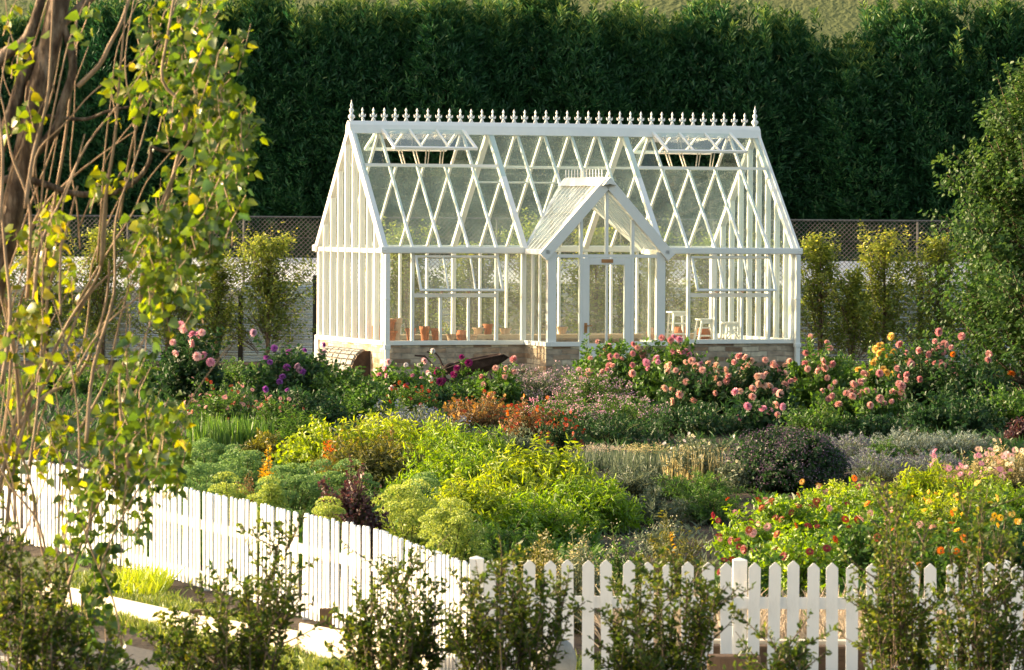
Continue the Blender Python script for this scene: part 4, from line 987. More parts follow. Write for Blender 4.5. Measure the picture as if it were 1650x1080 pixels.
# leaves of a dahlia bush
DB = dict(K=80, per=30)
def dahlia(mats, n, size=.118, mat='l_green', L=.085, W=.05, **k): return bush(mat, L, W, fl=[('dahlia', mats, size, int(n * 1.9), 'flower')], **{**DB, **k})
def daisies(mats, n, size=.06, mat='l_green', L=.06, W=.022, **k): return bush(mat, L, W, fl=[('daisy', mats, size, n, 'flower')], **{**dict(K=90, per=24, upright=.7), **k})
def hazeb(pm, mat='l_green', n=90, size=.022, L=.06, W=.018, **k): return bush(mat, L, W, fl=[('haze', [pm], size, n, 'blossoms')], **{**dict(K=100, per=22, upright=.7), **k})
G1 = 'dahlia bushes flowering in front of the greenhouse'; G2 = 'flowering clumps of the middle beds'; G3 = 'lime green foliage plants'; G4 = 'sedum mounds behind the left fence'; G5 = 'zinnia plants behind the front fence'; G6 = 'lavender clumps'
T = [
 # --- back row, right of centre
 ('dahlia_bush', 'dahlia with rose red blooms right in front of the greenhouse door', 'dahlia', 990, 70, 130, 549, dahlia(['p_rose', 'p_salmon'], 15), G1),
 ('dahlia_bush', 'tall dahlia with rose blooms rising against the right end of the porch sill', 'dahlia', 1075, 69.5, 130, 553, dahlia(['p_rose', 'p_pink', 'p_salmon'], 13), G1),
 ('dahlia_bush', 'dahlia crowded with pale peach blooms below the right greenhouse windows', 'dahlia', 1130, 65, 130, 589, dahlia(['p_peach', 'p_peach', 'p_salmon'], 20, mat='l_dark'), G1),
 ('dahlia_bush', 'dahlia with dusty salmon balls in front of the right downpipe', 'dahlia', 1215, 64.5, 130, 583, dahlia(['p_salmon', 'p_peach', 'p_rose'], 18, mat='l_dark'), G1),
 ('dahlia_bush', 'low dark dahlia with a few salmon blooms above the purple shrub', 'dahlia', 1225, 61.5, 120, 643, dahlia(['p_salmon', 'p_pink'], 6, mat='l_dark'), G1),
 ('leafy_bush', 'dark leafy bush without flowers below the peach dahlia', 'bush', 1120, 61, 150, 652, bush('l_dark', .07, .035), None),
 ('climbing_plant', 'tall thin green plant growing up against the greenhouse door', 'plant', 943, 72, 34, 540, bush('l_green', .08, .055, K=26, upright=.9, base=.6), None),
 ('flowering_perennial', 'airy pink flecked perennial below the porch step', 'perennial', 875, 69, 140, 590, hazeb('p_mauve', 'l_grey', 260, .03), G2),
 ('flowering_perennial', 'mauve pink flat headed perennial left of the door dahlia', 'perennial', 955, 66, 120, 600, hazeb('p_mauve', 'l_green', 280, .032), G2),
 ('flowering_perennial', 'green perennial with scattered pink dots above the orange heleniums', 'perennial', 905, 62.5, 120, 640, hazeb('p_pink', 'l_green', 120, .028), G2),
 ('flowering_perennial', 'perennial of mixed pink florets below the rose dahlias', 'perennial', 1005, 63, 140, 640, hazeb('p_mauve', 'l_green', 200, .03), G2),
 ('leafy_bush', 'dark green leafy mass beneath the mauve perennials', 'bush', 985, 59.5, 150, 668, bush('l_dark', .06, .025), None),
 # --- right back dahlias
 ('dahlia_bush', 'sunlit yellow green dahlia with coral blooms beside the greenhouse corner', 'dahlia', 1315, 67, 110, 561, dahlia(['p_salmon', 'p_rose'], 10, mat='l_green'), G1),
 ('dahlia_bush', 'dahlia with drooping dusty pink clusters between the coral and yellow ones', 'dahlia', 1390, 64, 140, 618, dahlia(['p_dusty', 'p_salmon'], 16, mat='l_green'), G1),
 ('dahlia_bush', 'dahlia topped with pale yellow blooms', 'dahlia', 1435, 68, 110, 553, dahlia(['p_yellow'], 18), G1),
 ('dahlia_bush', 'dahlia with dusty rose balls right of the yellow one', 'dahlia', 1500, 66, 140, 559, dahlia(['p_dusty', 'p_dusty', 'p_rose'], 20, mat='l_dark'), G1),
 ('dahlia_bush', 'dahlia with one small orange bloom beneath the pear tree', 'dahlia', 1570, 65, 120, 581, dahlia(['p_orange', 'p_dusty'], 3, mat='l_dark'), G1),
 ('leafy_bush', 'dark leafy bush on the right below the dusty rose dahlia', 'bush', 1540, 62, 160, 640, bush('l_dark', .08, .045), None),
 ('leafy_bush', 'broad green bush at the right edge under the pear tree', 'bush', 1625, 63, 130, 625, bush('l_green', .07, .04), None),
 ('leafy_bush', 'light green sunlit bush behind the purple flecked shrub', 'bush', 1310, 60.5, 100, 648, bush('l_green', .06, .03, tint_h=.3), None),
 ('leafy_bush', 'dark green bush under the dusty pink dahlia clusters', 'bush', 1400, 60.5, 110, 668, bush('l_dark', .07, .035), None),
 ('red_leaved_shrub', 'small red leaved shrub at the right edge beside the pear trunk', 'shrub', 1645, 60, 50, 668, bush('l_burg', .06, .03, K=40), None),
 # --- left back
 ('dahlia_bush', 'dark stemmed dahlia with big pale pink blooms at the left by the corrugated fence', 'dahlia', 312, 67, 110, 533, dahlia(['p_pink', 'p_blush'], 6, .16, mat='l_dark', K=60), G1),
 ('dahlia_bush', 'dahlia with violet purple blooms left of the greenhouse', 'dahlia', 470, 67.5, 130, 559, dahlia(['p_violet', 'p_mauve'], 8, .12, mat='l_dark'), G1),
 ('leafy_bush', 'dark green bush at the foot of the slatted cover', 'bush', 545, 67, 120, 590, bush('l_green', .07, .04), None),
 ('leafy_bush', 'rounded mid green bush left of the downpipe', 'bush', 585, 64, 90, 615, bush('l_green', .06, .035), None),
 ('leafy_bush', 'broad dark bush under the violet dahlia', 'bush', 490, 63, 140, 625, bush('l_dark', .07, .04, fl=[('dahlia', ['p_violet'], .10, 2, 'flower')]), None),
 ('dahlia_bush', 'dahlia with white and blush blooms beside the downpipe', 'dahlia', 645, 69, 100, 591, dahlia(['p_white', 'p_pink', 'p_blush'], 9, .10), G1),
 ('hollyhock', 'dark magenta flower spire in front of the wheelbarrow tray', 'hollyhock', 745, 71, 30, 575, bush('l_green', .07, .045, K=18, upright=.95, base=.8, fl=[('dahlia', ['p_magenta'], .13, 4, 'flower')]), 'flower spires at the wheelbarrow'),
 ('hollyhock', 'magenta and white flower spire by the wheelbarrow handles', 'hollyhock', 703, 71, 36, 578, bush('l_green', .07, .045, K=18, upright=.95, base=.8, fl=[('dahlia', ['p_magenta', 'p_white', 'p_pink'], .13, 5, 'flower')]), 'flower spires at the wheelbarrow'),
 ('leafy_bush', 'green leafy patch beneath the wheelbarrow', 'bush', 765, 69, 100, 606, bush('l_green', .06, .035), None),
 ('leafy_bush', 'green leafy patch between white dahlia and magenta spires', 'bush', 690, 68, 80, 622, bush('l_dark', .06, .035), None),
 ('dahlia_bush', 'slender coral red dahlia right of the wheelbarrow', 'dahlia', 805, 68, 70, 591, dahlia(['p_salmon', 'p_rose'], 6, .12, K=50), G1),
 ('leafy_bush', 'tall green foliage left of the big pale pink dahlia under the poplar boughs', 'bush', 225, 70, 120, 575, bush('l_green', .07, .04), None),
 ('leafy_bush', 'green foliage at the foot of the corrugated fence between pale pink and violet dahlias', 'bush', 395, 74, 120, 580, bush('l_green', .06, .03), None),
 ('leafy_bush', 'leafy growth at the foot of the corrugated fence far left behind the poplar suckers', 'bush', 100, 71, 150, 585, bush('l_green', .07, .04), None),
 ('leafy_bush', 'green growth touching the back corner of the greenhouse base', 'bush', 495, 75, 80, 568, bush('l_green', .06, .03), None),
 ('leafy_bush', 'tall green foliage behind the coral dahlia at the right of the greenhouse', 'bush', 1350, 74, 110, 572, bush('l_green', .07, .035), None),
 ('leafy_bush', 'tall green foliage behind the dusty rose dahlia', 'bush', 1480, 73.5, 130, 580, bush('l_green', .07, .035), None),
 ('leafy_bush', 'tall green foliage behind the orange flowered dahlia', 'bush', 1590, 73, 120, 590, bush('l_dark', .07, .035), None),
 # --- middle: heleniums
 ('helenium_clump', 'rust brown helenium clump under the pale pink dahlia', 'helenium', 360, 62, 130, 622, daisies(['p_rust', 'p_dusty'], 60, .07, 'l_green', upright=.85), G2),
 ('helenium_clump', 'sparse rusty pink helenium between left bushes', 'helenium', 445, 61, 80, 640, daisies(['p_dusty', 'p_rust'], 22, .065, 'l_green'), G2),
 ('helenium_clump', 'red orange helenium below the white dahlia', 'helenium', 660, 65, 90, 622, daisies(['p_rust', 'p_red'], 34, .065, 'l_green'), G2),
 ('helenium_clump', 'amber brown helenium clump in the centre of the bed', 'helenium', 770, 62, 110, 636, daisies(['p_amber', 'p_amber', 'p_rust'], 95, .055, 'l_brown'), G2),
 ('helenium_clump', 'bright orange red helenium right of the amber clump', 'helenium', 850, 60, 90, 650, daisies(['p_red', 'p_rust', 'p_orange'], 90, .06, 'l_brown'), G2),
 ('helenium_clump', 'low dark orange helenium at the right end of its row', 'helenium', 905, 57.5, 80, 675, daisies(['p_red', 'p_rust'], 60, .055, 'l_dark'), G2),
 ('blue_perennial', 'low blue grey flowered perennial behind the lime plants', 'perennial', 665, 59.5, 150, 655, hazeb('p_blue', 'l_grey', 160, .03, fper=10), G2),
 ('leafy_bush', 'tall grassy green clump in front of the rust helenium', 'bush', 370, 58.5, 150, 655, grassy('l_green', n=900, W=.02), None),
 ('fennel', 'feathery light green plant left of the lime mass', 'plant', 485, 57.5, 90, 664, bush('l_green', .09, .012, K=90, per=34, upright=.8, tint_h=.3), None),
 ('leafy_bush', 'grey green plant right of the amber helenium', 'bush', 825, 56, 110, 690, bush('l_grey', .06, .02), None),
 ('leafy_bush', 'bronze green low plant left of the feathery one', 'bush', 430, 55.5, 80, 695, bush('l_olive', .06, .03), None),
 # --- lime mass
 ('lime_plant', 'yellow leaved plant at the left shoulder of the lime mass', 'foliage plant', 520, 54.5, 130, 684, bush('l_yellow', .065, .035, K=120, tint_h=.2), G3),
 ('lime_plant', 'golden topped plant at the back of the lime mass', 'foliage plant', 635, 55, 210, 674, bush('l_yellow', .09, .025, K=140, tint_h=.2, droop=.2), G3),
 ('lime_plant', 'bright green feathery plant right of the golden topped one', 'foliage plant', 735, 54, 180, 686, bush('l_lime', .09, .022, K=140, droop=.2), G3),
 ('lime_plant', 'olive green plant with a dark shoot in the middle of the mass', 'foliage plant', 600, 52, 170, 700, bush('l_olive', .08, .022, K=130, droop=.2, tint_h=.5), G3),
 ('lime_plant', 'green plant left of the brightest lime dome', 'foliage plant', 735, 50.5, 180, 722, bush('l_lime', .09, .022, K=150, droop=.25), G3),
 ('lime_plant', 'brightest lime yellow dome in the centre of the photo', 'foliage plant', 865, 48.5, 190, 724, bush('l_yellow', .10, .024, K=170, droop=.3, tint_h=.2), G3),
 ('lime_plant', 'arching green plant at the right end of the lime mass', 'foliage plant', 950, 47, 160, 775, bush('l_lime', .10, .02, K=150, droop=.35), G3),
 ('lime_plant', 'mid green plant at the front of the lime dome', 'foliage plant', 850, 45.5, 180, 795, bush('l_lime', .09, .02, K=160, droop=.3), G3),
 ('lime_plant', 'yellow olive plant above the corner of the fences', 'foliage plant', 755, 45, 140, 768, bush('l_yellow', .08, .022, K=150, droop=.2, tint_h=.3), G3),
 ('lime_plant', 'dark green plant in the hollow below the lime dome', 'foliage plant', 800, 42, 170, 838, bush('l_green', .08, .022, K=120, droop=.3), G3),
 # --- sedum and burgundy
 ('sedum_mound', 'blue green sedum mound farthest left behind the picket fence', 'sedum', 335, 52, 110, 710, sedum('l_sedum'), G4),
 ('sedum_mound', 'green sedum mound right behind the leftmost one', 'sedum', 400, 50.5, 90, 726, sedum('l_sedum'), G4),
 ('sedum_mound', 'green sedum mound touching the top of the left pickets', 'sedum', 325, 47.5, 110, 745, sedum('l_sedum'), G4),
 ('sedum_mound', 'yellowish sedum mound left of the bronze shrub', 'sedum', 368, 45.5, 50, 762, sedum('l_sedumy'), G4),
 ('sedum_mound', 'large blue green sedum mound in the middle of the fence line', 'sedum', 470, 47, 110, 742, sedum('l_sedum'), G4),
 ('sedum_mound', 'blue green sedum mound behind the burgundy shrub', 'sedum', 545, 48.5, 110, 742, sedum('l_sedum'), G4),
 ('sedum_mound', 'yellow sedum sliver left of the large blue green mound', 'sedum', 432, 45, 40, 760, sedum('l_sedumy'), G4),
 ('sedum_mound', 'tiny lime sedum in front of the burgundy shrub', 'sedum', 525, 41.5, 34, 806, sedum('l_sedumy'), G4),
 ('sedum_mound', 'yellow green sedum mound right of the burgundy shrub', 'sedum', 655, 43.5, 110, 780, sedum('l_sedumy'), G4),
 ('sedum_mound', 'blue green sedum mound at the back of the yellow green one', 'sedum', 680, 46, 90, 768, sedum('l_sedum'), G4),
 ('sedum_mound', 'yellow green sedum spilling towards the fence corner', 'sedum', 725, 40.5, 90, 805, sedum('l_sedumy'), G4),
 ('bronze_shrub', 'small bronze brown shrub between two sedum mounds', 'shrub', 398, 45.8, 50, 757, bush('l_brown', .035, .018, K=80), None),
 ('burgundy_shrub', 'burgundy leaved shrub leaning over the picket tops', 'shrub', 562, 42.3, 105, 768, bush('l_burg', .045, .03, K=220, per=34), None),
 ('amaranth', 'orange flame coloured amaranth spike at the lime mass', 'amaranth', 532, 53.2, 26, 672, bush('p_orange', .05, .016, K=16, upright=.95, base=.8, stem='stem'), 'orange amaranth spikes'),
 ('amaranth', 'yellow orange amaranth spike above the sedum', 'amaranth', 432, 50, 24, 704, bush('p_gold', .05, .02, K=14, upright=.95, base=.8), 'orange amaranth spikes'),
 ('amaranth', 'reddish dry shoot standing up in the golden plants', 'amaranth', 628, 52.5, 22, 684, bush('l_brown', .05, .016, K=14, upright=.95, base=.8), 'orange amaranth spikes'),
 # --- grey grasses centre right
 ('grass_clump', 'grey green clump with tan seed heads right of the lime mass', 'ornamental grass', 965, 55.5, 120, 712, grassy('l_grey', n=700, head='l_tan', hn=90), G2),
 ('grass_clump', 'straw topped clump in the middle of the grey green row', 'ornamental grass', 1045, 54.5, 120, 708, grassy('l_grey', n=700, head='l_straw', hn=110), G2),
 ('cream_perennial', 'pale yellow perennial with cream daisies left of the purple shrub', 'perennial', 1125, 54, 120, 704, fold(grassy('l_straw', n=350, head='l_straw', hn=60), daisies(['p_cream', 'p_white'], 22, .055, 'l_grey')), G2),
 ('grey_green_bush', 'grey green twiggy bush left of the deep green one', 'bush', 1010, 51.5, 150, 748, bush('l_grey', .05, .013, K=150, per=30, upright=.8), None),
 ('leafy_bush', 'fine deep green bush below the cream daisies', 'bush', 1120, 51, 140, 762, bush('l_green', .05, .014, K=140, per=30, upright=.8), None),
 ('leafy_bush', 'grey leafy bush left of the purple flecked shrub', 'bush', 1185, 52, 60, 745, bush('l_grey', .05, .02, fl=[('daisy', ['p_cream'], .045, 10, 'flower')]), None),
 ('grey_green_bush', 'grey green twiggy plant at the edge of the bare soil right of the lime mass', 'bush', 1045, 48, 130, 790, bush('l_grey', .05, .013, K=150, per=30, upright=.8), None),
 ('grey_green_bush', 'dark fine leaved plant between the bare soil and the purple shrub', 'bush', 1145, 48.3, 120, 788, bush('l_green', .05, .014, K=150, per=30, upright=.8), None),
 ('purple_shrub', 'rounded dark shrub dusted with dull purple flower heads', 'shrub', 1270, 52.5, 165, 694, hazeb('l_purple', 'l_dark', 900, .022, L=.06, W=.035, K=330, per=34, upright=.3, low=.0, fill=.85, bump=.06, fper=14, fspread=.05), None),
 ('small_plant', 'thin pale flowered plant on the bare soil in front of the green bush', 'plant', 1065, 44, 70, 838, bush('l_grey', .05, .02, K=30, fl=[('haze', ['p_cream'], .02, 12, 'blossoms')]), None),
 # --- lavender
 ('lavender_clump', 'violet grey lavender right of the purple shrub', 'lavender', 1370, 57, 100, 698, spikes('l_lavender'), G6),
 ('lavender_clump', 'silvery lavender with upright spikes left of the last lavender', 'lavender', 1460, 58, 110, 690, spikes('l_silver'), G6),
 ('lavender_clump', 'silver green lavender nearest the pear tree', 'lavender', 1540, 58, 110, 692, spikes('l_silver'), G6),
 ('lavender_clump', 'dark violet lavender in front, over the zinnia bed', 'lavender', 1410, 54, 120, 722, spikes('l_lavender'), G6),
 ('lavender_clump', 'dim violet lavender behind the pink cosmos', 'lavender', 1500, 54.5, 110, 725, spikes('l_lavender'), G6),
 ('leafy_bush', 'small dark green bush between the lavender clumps', 'bush', 1425, 56.5, 60, 708, bush('l_green', .05, .02, K=50), None),
 # --- right bed
 ('cosmos_clump', 'sunlit cosmos with pale pink flowers at the upper right', 'cosmos', 1560, 52, 130, 738, daisies(['p_blush', 'p_pink', 'p_peach'], 32, .085, 'l_straw', L=.06, W=.01), None),
 ('cosmos_clump', 'cream and pink flowered clump at the right edge', 'cosmos', 1635, 52.5, 110, 718, daisies(['p_cream', 'p_blush', 'p_peach'], 45, .08, 'l_straw', L=.06, W=.012), None),
 ('cosmos_clump', 'thin stemmed cosmos with a single pink flower above the lavender', 'cosmos', 1515, 51.5, 50, 742, daisies(['p_pink'], 5, .09, 'l_yellow', K=30, L=.06, W=.01), None),
 ('lime_flowered_plant', 'lime plant with flat green heads at the top of the zinnia bed', 'foliage plant', 1415, 49.5, 130, 778, hazeb('p_lime', 'l_lime', 60, .025, L=.06, W=.022), G5),
 ('lime_flowered_plant', 'yellow green feathery plant with reddish tips below the pink cosmos', 'foliage plant', 1485, 49, 90, 752, bush('l_yellow', .10, .012, K=110, per=30, upright=.85, tint_h=.3), G5),
 ('lime_flowered_plant', 'sunlit yellow plant with flat heads left of the lime headed one', 'foliage plant', 1345, 49.5, 110, 782, hazeb('p_lime', 'l_yellow', 50, .025, L=.06, W=.022), G5),
 ('lime_flowered_plant', 'golden plant between the pink cosmos and the yellow flowers', 'foliage plant', 1565, 49, 120, 762, bush('l_yellow', .07, .016, K=130, upright=.8), G5),
 ('yellow_coreopsis', 'bright yellow flowered plant in the middle of the right bed', 'coreopsis', 1510, 46.5, 150, 790, daisies(['p_gold', 'p_yellow'], 26, .06, 'l_yellow', L=.06, W=.02), G5),
 ('lime_flowered_plant', 'pale lime plant below the cream clump at the right edge', 'foliage plant', 1620, 48, 140, 772, bush('l_lime', .06, .02, K=130, tint_h=.3), G5),
 ('zinnia_plant', 'leftmost zinnia plant with brick red heads', 'zinnia', 1200, 43, 110, 824, daisies(['p_rust', 'p_crimson', 'p_dusty'], 16, .085, 'l_lime', L=.07, W=.032), G5),
 ('zinnia_plant', 'zinnia plant with orange red heads against the purple shrub', 'zinnia', 1262, 45.5, 110, 796, daisies(['p_rust', 'p_rust', 'p_dusty'], 16, .085, 'l_lime', L=.07, W=.032), G5),
 ('zinnia_plant', 'zinnia plant with dark wine heads behind the middle of the bed', 'zinnia', 1335, 46.5, 130, 786, daisies(['p_crimson', 'p_amber', 'p_dusty'], 11, .085, 'l_lime', L=.07, W=.03), G5),
 ('zinnia_plant', 'light green zinnia plant with a single crimson head over the pickets', 'zinnia', 1280, 39.5, 150, 845, daisies(['p_crimson', 'p_rust'], 8, .085, 'l_lime', L=.07, W=.036), G5),
 ('zinnia_plant', 'zinnia plant low beside the white fence post with dark red heads', 'zinnia', 1200, 37.5, 100, 880, daisies(['p_crimson', 'p_rust'], 9, .085, 'l_green', L=.07, W=.036), G5),
 ('zinnia_plant', 'deep green zinnia plant with salmon heads', 'zinnia', 1385, 41, 130, 830, daisies(['p_dusty', 'p_rust'], 6, .09, 'l_green', L=.07, W=.036), G5),
 ('zinnia_plant', 'deep green zinnia plant with orange pompon heads right of the brown shoot', 'zinnia', 1480, 40, 130, 846, daisies(['p_orange', 'p_salmon'], 8, .09, 'l_green', L=.07, W=.036), G5),
 ('marigold_plant', 'dark green plant with yellow orange marigolds near the right end', 'marigold', 1560, 39.5, 120, 850, daisies(['p_gold', 'p_orange', 'p_amber'], 8, .085, 'l_green', L=.07, W=.03), G5),
 ('marigold_plant', 'dark green plant with amber marigolds at the right edge', 'marigold', 1635, 40, 110, 842, daisies(['p_amber', 'p_gold'], 8, .085, 'l_dark', L=.07, W=.03), G5),
 ('zinnia_plant', 'green plant between lime heads and orange pompons', 'zinnia', 1430, 44, 150, 802, daisies(['p_orange', 'p_salmon'], 7, .08, 'l_lime', L=.07, W=.03), G5),
 ('marigold_plant', 'green plant with yellow heads under the pale lime one', 'marigold', 1600, 44, 130, 808, daisies(['p_gold', 'p_yellow'], 9, .08, 'l_green', L=.07, W=.03), G5),
 # --- just behind the front fence
 ('creamy_perennial', 'cream plumed perennial behind the front fence left of centre', 'perennial', 935, 36, 100, 868, hazeb('l_straw', 'l_grey', 150, .022, fper=12, upright=.6), None),
 ('creamy_perennial', 'yellow cream flowered perennial behind the fence corner', 'perennial', 870, 36.5, 80, 874, hazeb('l_straw', 'l_olive', 80, .022, fper=10), None),
 ('creamy_perennial', 'green perennial with tiny white flowers right of the cream plumes', 'perennial', 1000, 37, 80, 872, hazeb('p_cream', 'l_green', 40, .018, fper=6), None),
 ('leafy_bush', 'feathery dark olive bush behind the front pickets right of centre', 'bush', 1085, 36.5, 110, 840, bush('l_olive', .05, .012, K=110, per=30, upright=.85), None),
 ('yellow_spike', 'single small yellow flower spike behind the feathery bush', 'plant', 1080, 40, 14, 842, bush('p_gold', .04, .02, K=8, upright=.98, base=.9), None),
]
for (nm, lab, cat, px, Y, wpx, top, kd, grp) in T:
    r = plant(nm, lab, cat, px, Y, wpx * ((1.1 if 'sedum' in nm else 1.22) if wpx > 60 else 1.0), top, kd, group=grp)
# ground cover strips nobody could count
def strip_stuff(name, label, cat, x0, x1, y0, y1, n, h, mat, W=.012, head=None, zfn=None, lean=.4):
    K = n; X = rng.uniform(x0, x1, K); Yy = rng.uniform(y0, y1, K)
    if zfn is not None: X, Yy = zfn(rng.uniform(0, 1, K), rng.uniform(0, 1, K))
    Z = np.array([g(a, b) for a, b in zip(X, Yy)]); b0 = np.stack([X, Yy, Z - .01], -1)
    hh = h * rng.uniform(.4, 1.1, K) * (1 + .3 * np.sin(X * 5) * np.sin(Yy * 4))
    c = b0 + np.stack([rng.normal(0, lean, K) * hh, rng.normal(0, lean, K) * hh, hh], -1)
    A = bez(b0, (b0 + c) / 2 + np.stack([X * 0, X * 0, hh * .2], -1), c, 4)
    S = unit(np.cross(A[:, -1] - A[:, 0], rng.normal(0, 1, (K, 3)))); w_ = W * np.array([1, 1, .7, .15])[None, :, None]
    V = np.stack([A - S[:, None] * w_ / 2, A + S[:, None] * w_ / 2], 2); i = np.arange(K * 8).reshape(K, 4, 2)
    F = np.stack([i[:, :-1, 0], i[:, :-1, 1], i[:, 1:, 1], i[:, 1:, 0]], -1).reshape(-1, 4)
    o = link_mesh(name, np_mesh(name, V.reshape(-1, 3), F, np.repeat(rng.beta(2, 2, K), 8)), M[mat]); tag(o, label, cat, kind='stuff'); return o
strip_stuff('dry_grass', 'pinkish tan dry grass behind the front pickets', 'grass', .8, 4.2, 33.2, 35.5, 5200, .42, 'l_tan', W=.016)
strip_stuff('low_grass', 'short green grass at the foot of the front pickets', 'grass', -.2, 4.2, 32.3, 33.2, 3800, .16, 'l_grass', W=.014)
strip_stuff('lawn_grass', 'green grass strip at the foot of the left picket fence', 'grass', 0, 0, 0, 0, 16000, .10, 'l_grass', W=.016,
            zfn=lambda u, v: (-.75 - 3.3 * u - .55 * v, 32.4 + 9.3 * u - .9 * v * (1 + 1.5 * u)))
strip_stuff('bed_cover', 'low green leafy growth filling the soil of the right flower bed', 'ground cover', 2.9, 6.8, 38, 51, 12000, .14, 'l_green', W=.04, lean=.7)
strip_stuff('bed_cover', 'low green growth between the lime and sedum plants', 'ground cover', -4.4, .9, 42.5, 56, 14000, .14, 'l_green', W=.04, lean=.7)
strip_stuff('weeds', 'sparse small weeds on the bare soil between the lime and zinnia beds', 'weeds', .8, 3.0, 39, 50, 1500, .09, 'l_grey', W=.02, lean=.8)
strip_stuff('ground_cover', 'low dull green ground cover between the garden beds', 'ground cover', -9.5, 10, 55, 80, 26000, .14, 'l_dark', W=.03, lean=.8)
# ================================================================== FRUIT TREES on the corrugated fence, behind and beside the greenhouse
def fruit_tree(px, top, wpx, Y, label, mat='l_fruit', low=.18, per=34, K=150, L=.075):
    p = P(px, top, Y); h = p.z; rx = wpx / 2 / (FPX / Y)
    r = empty('fruit_tree', (p.x, Y, 0), 0, label, 'fruit tree', 'young fruit trees along the corrugated fence')
    rx *= 1.5; K1 = int(K * 1.0 * max(.7, rx / .6)); zt = rng.uniform(.2, 1, K1) ** .85 * h * .9; ph = rng.uniform(0, 6.28, K1)
    prof = rx * np.clip(1.05 - .75 * (zt / h) ** 2, .2, 1) * rng.uniform(.1, 1.0, K1) * (1 + .45 * np.sin(zt * 5 + ph + rng.uniform(0, 6))) * np.where(rng.uniform(0, 1, K1) > .9, 1.5, 1)
    z0 = np.maximum(zt - rng.uniform(.25, .6, K1), .15)
    a = np.stack([np.cos(ph) * prof * .25, np.sin(ph) * prof * .15, z0], -1)
    c = np.stack([np.cos(ph) * prof, np.sin(ph) * prof * .55, zt + .1], -1)
    b = a * .4 + c * .6 + np.stack([rng.normal(0, .08, K1), rng.normal(0, .08, K1), rng.normal(-.05, .08, K1)], -1)
    A = bez(a, b, c, 7)
    # a few long upright leaders
    kl = 12; xx = rng.uniform(-.45, .45, kl) * rx; aa = np.stack([xx * .4, xx * 0, np.full(kl, h * .5)], -1); cc = np.stack([xx, rng.normal(0, .1, kl), h * rng.uniform(.82, 1.0, kl)], -1)
    A = np.concatenate([A, bez(aa, (aa + cc) / 2 + [0, 0, -.05], cc, 7)])
    foliage(A, 22, .3, L, L * .5, M[mat], r, name='crown', jit=.035, droop=.15, tint_h=.45)  # tint_h yellows the upper leaves, painting sunlight into the crown
    tubes('branches', A[::3], .010, .003, M['bark'], r)
    MB().tube([(0, 0, -.1), (.02, 0, h * .4), (0, 0, h * .8)], [.05, .035, .012], 7).build('trunk', M['bark'], r)
    return r
for (px, top, wpx, Y, lab) in (
    (-30, 360, 150, 86.3, 'young fruit tree at the far left edge seen through the poplar twigs'), (75, 375, 120, 86, 'young fruit tree behind the poplar trunk suckers'), (165, 350, 110, 86.2, 'young fruit tree behind the dark post at the left'),
    (270, 375, 120, 86, 'young fruit tree seen between the hanging poplar leaves'), (350, 395, 80, 86.3, 'narrow young fruit tree left of the bushy one'), (432, 358, 140, 86, 'bushy young fruit tree left of the greenhouse with sunlit top shoots'),
    (655, 345, 120, 85.8, 'young fruit tree behind the left greenhouse windows'), (765, 380, 110, 86, 'young fruit tree behind the left greenhouse vent'), (860, 330, 110, 85.9, 'young fruit tree seen beside the porch roof through the glass'),
    (960, 350, 120, 86, 'young fruit tree seen through the door glass'), (1060, 345, 110, 85.8, 'young fruit tree behind the right side of the porch'), (1150, 360, 110, 86, 'young fruit tree behind the stools'),
    (1225, 370, 90, 86, 'young fruit tree behind the right end of the greenhouse'), (1322, 362, 95, 86, 'young fruit tree just right of the greenhouse'), (1425, 355, 120, 86.2, 'tall yellow topped young fruit tree left of the dark fence post'),
    (1375, 420, 80, 85.8, 'low fruit tree between the two tall ones on the right'), (1512, 362, 110, 86, 'young fruit tree right of the dark fence post'), (1590, 400, 110, 86, 'young fruit tree half hidden behind the pear tree')):
    fruit_tree(px, top, wpx, Y, lab)
# --- the pear tree at the right edge
def round_tree(px, top, wpx, Y, label, mat, L, K, per, trunk_px=None):
    p = P(px, top, Y); h = p.z - g(p.x, Y); rx = wpx / 2 / (FPX / Y); r = empty('pear_tree', (p.x, Y, g(p.x, Y)), 0, label, 'tree')
    z0 = rng.uniform(.0, .8, K) * h; ph = rng.uniform(0, 6.28, K); zt = np.clip(z0 + rng.uniform(.05, .28, K) * h, 0, h)
    u = zt / h; prof = rx * np.clip(np.sin(np.clip(u * .66 + .32, 0, 1) * math.pi) ** .45, .25, 1) * rng.uniform(.45, 1.08, K) * (1 + .30 * np.sin(ph * 3 + zt * 3.1) + .12 * np.sin(zt * 7))
    a = np.stack([0 * z0, 0 * z0, z0], -1); c = np.stack([np.cos(ph) * prof, np.sin(ph) * prof, zt], -1)
    A = bez(a, (a + c) / 2 + [0, 0, -.1], c, 7)
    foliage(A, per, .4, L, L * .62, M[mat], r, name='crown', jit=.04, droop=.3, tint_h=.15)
    tubes('branches', A[:K // 3], .022, .005, M['bark'], r)
    MB().tube([(.0, 0, -.2), (.04, 0, h * .3), (0, 0, h * .85)], [.09, .07, .02], 8).build('trunk', M['bark'], r)
    return r
round_tree(1665, 98, 300, 68, 'leafy mid green pear tree at the right edge', 'l_pear', .09, 760, 44)

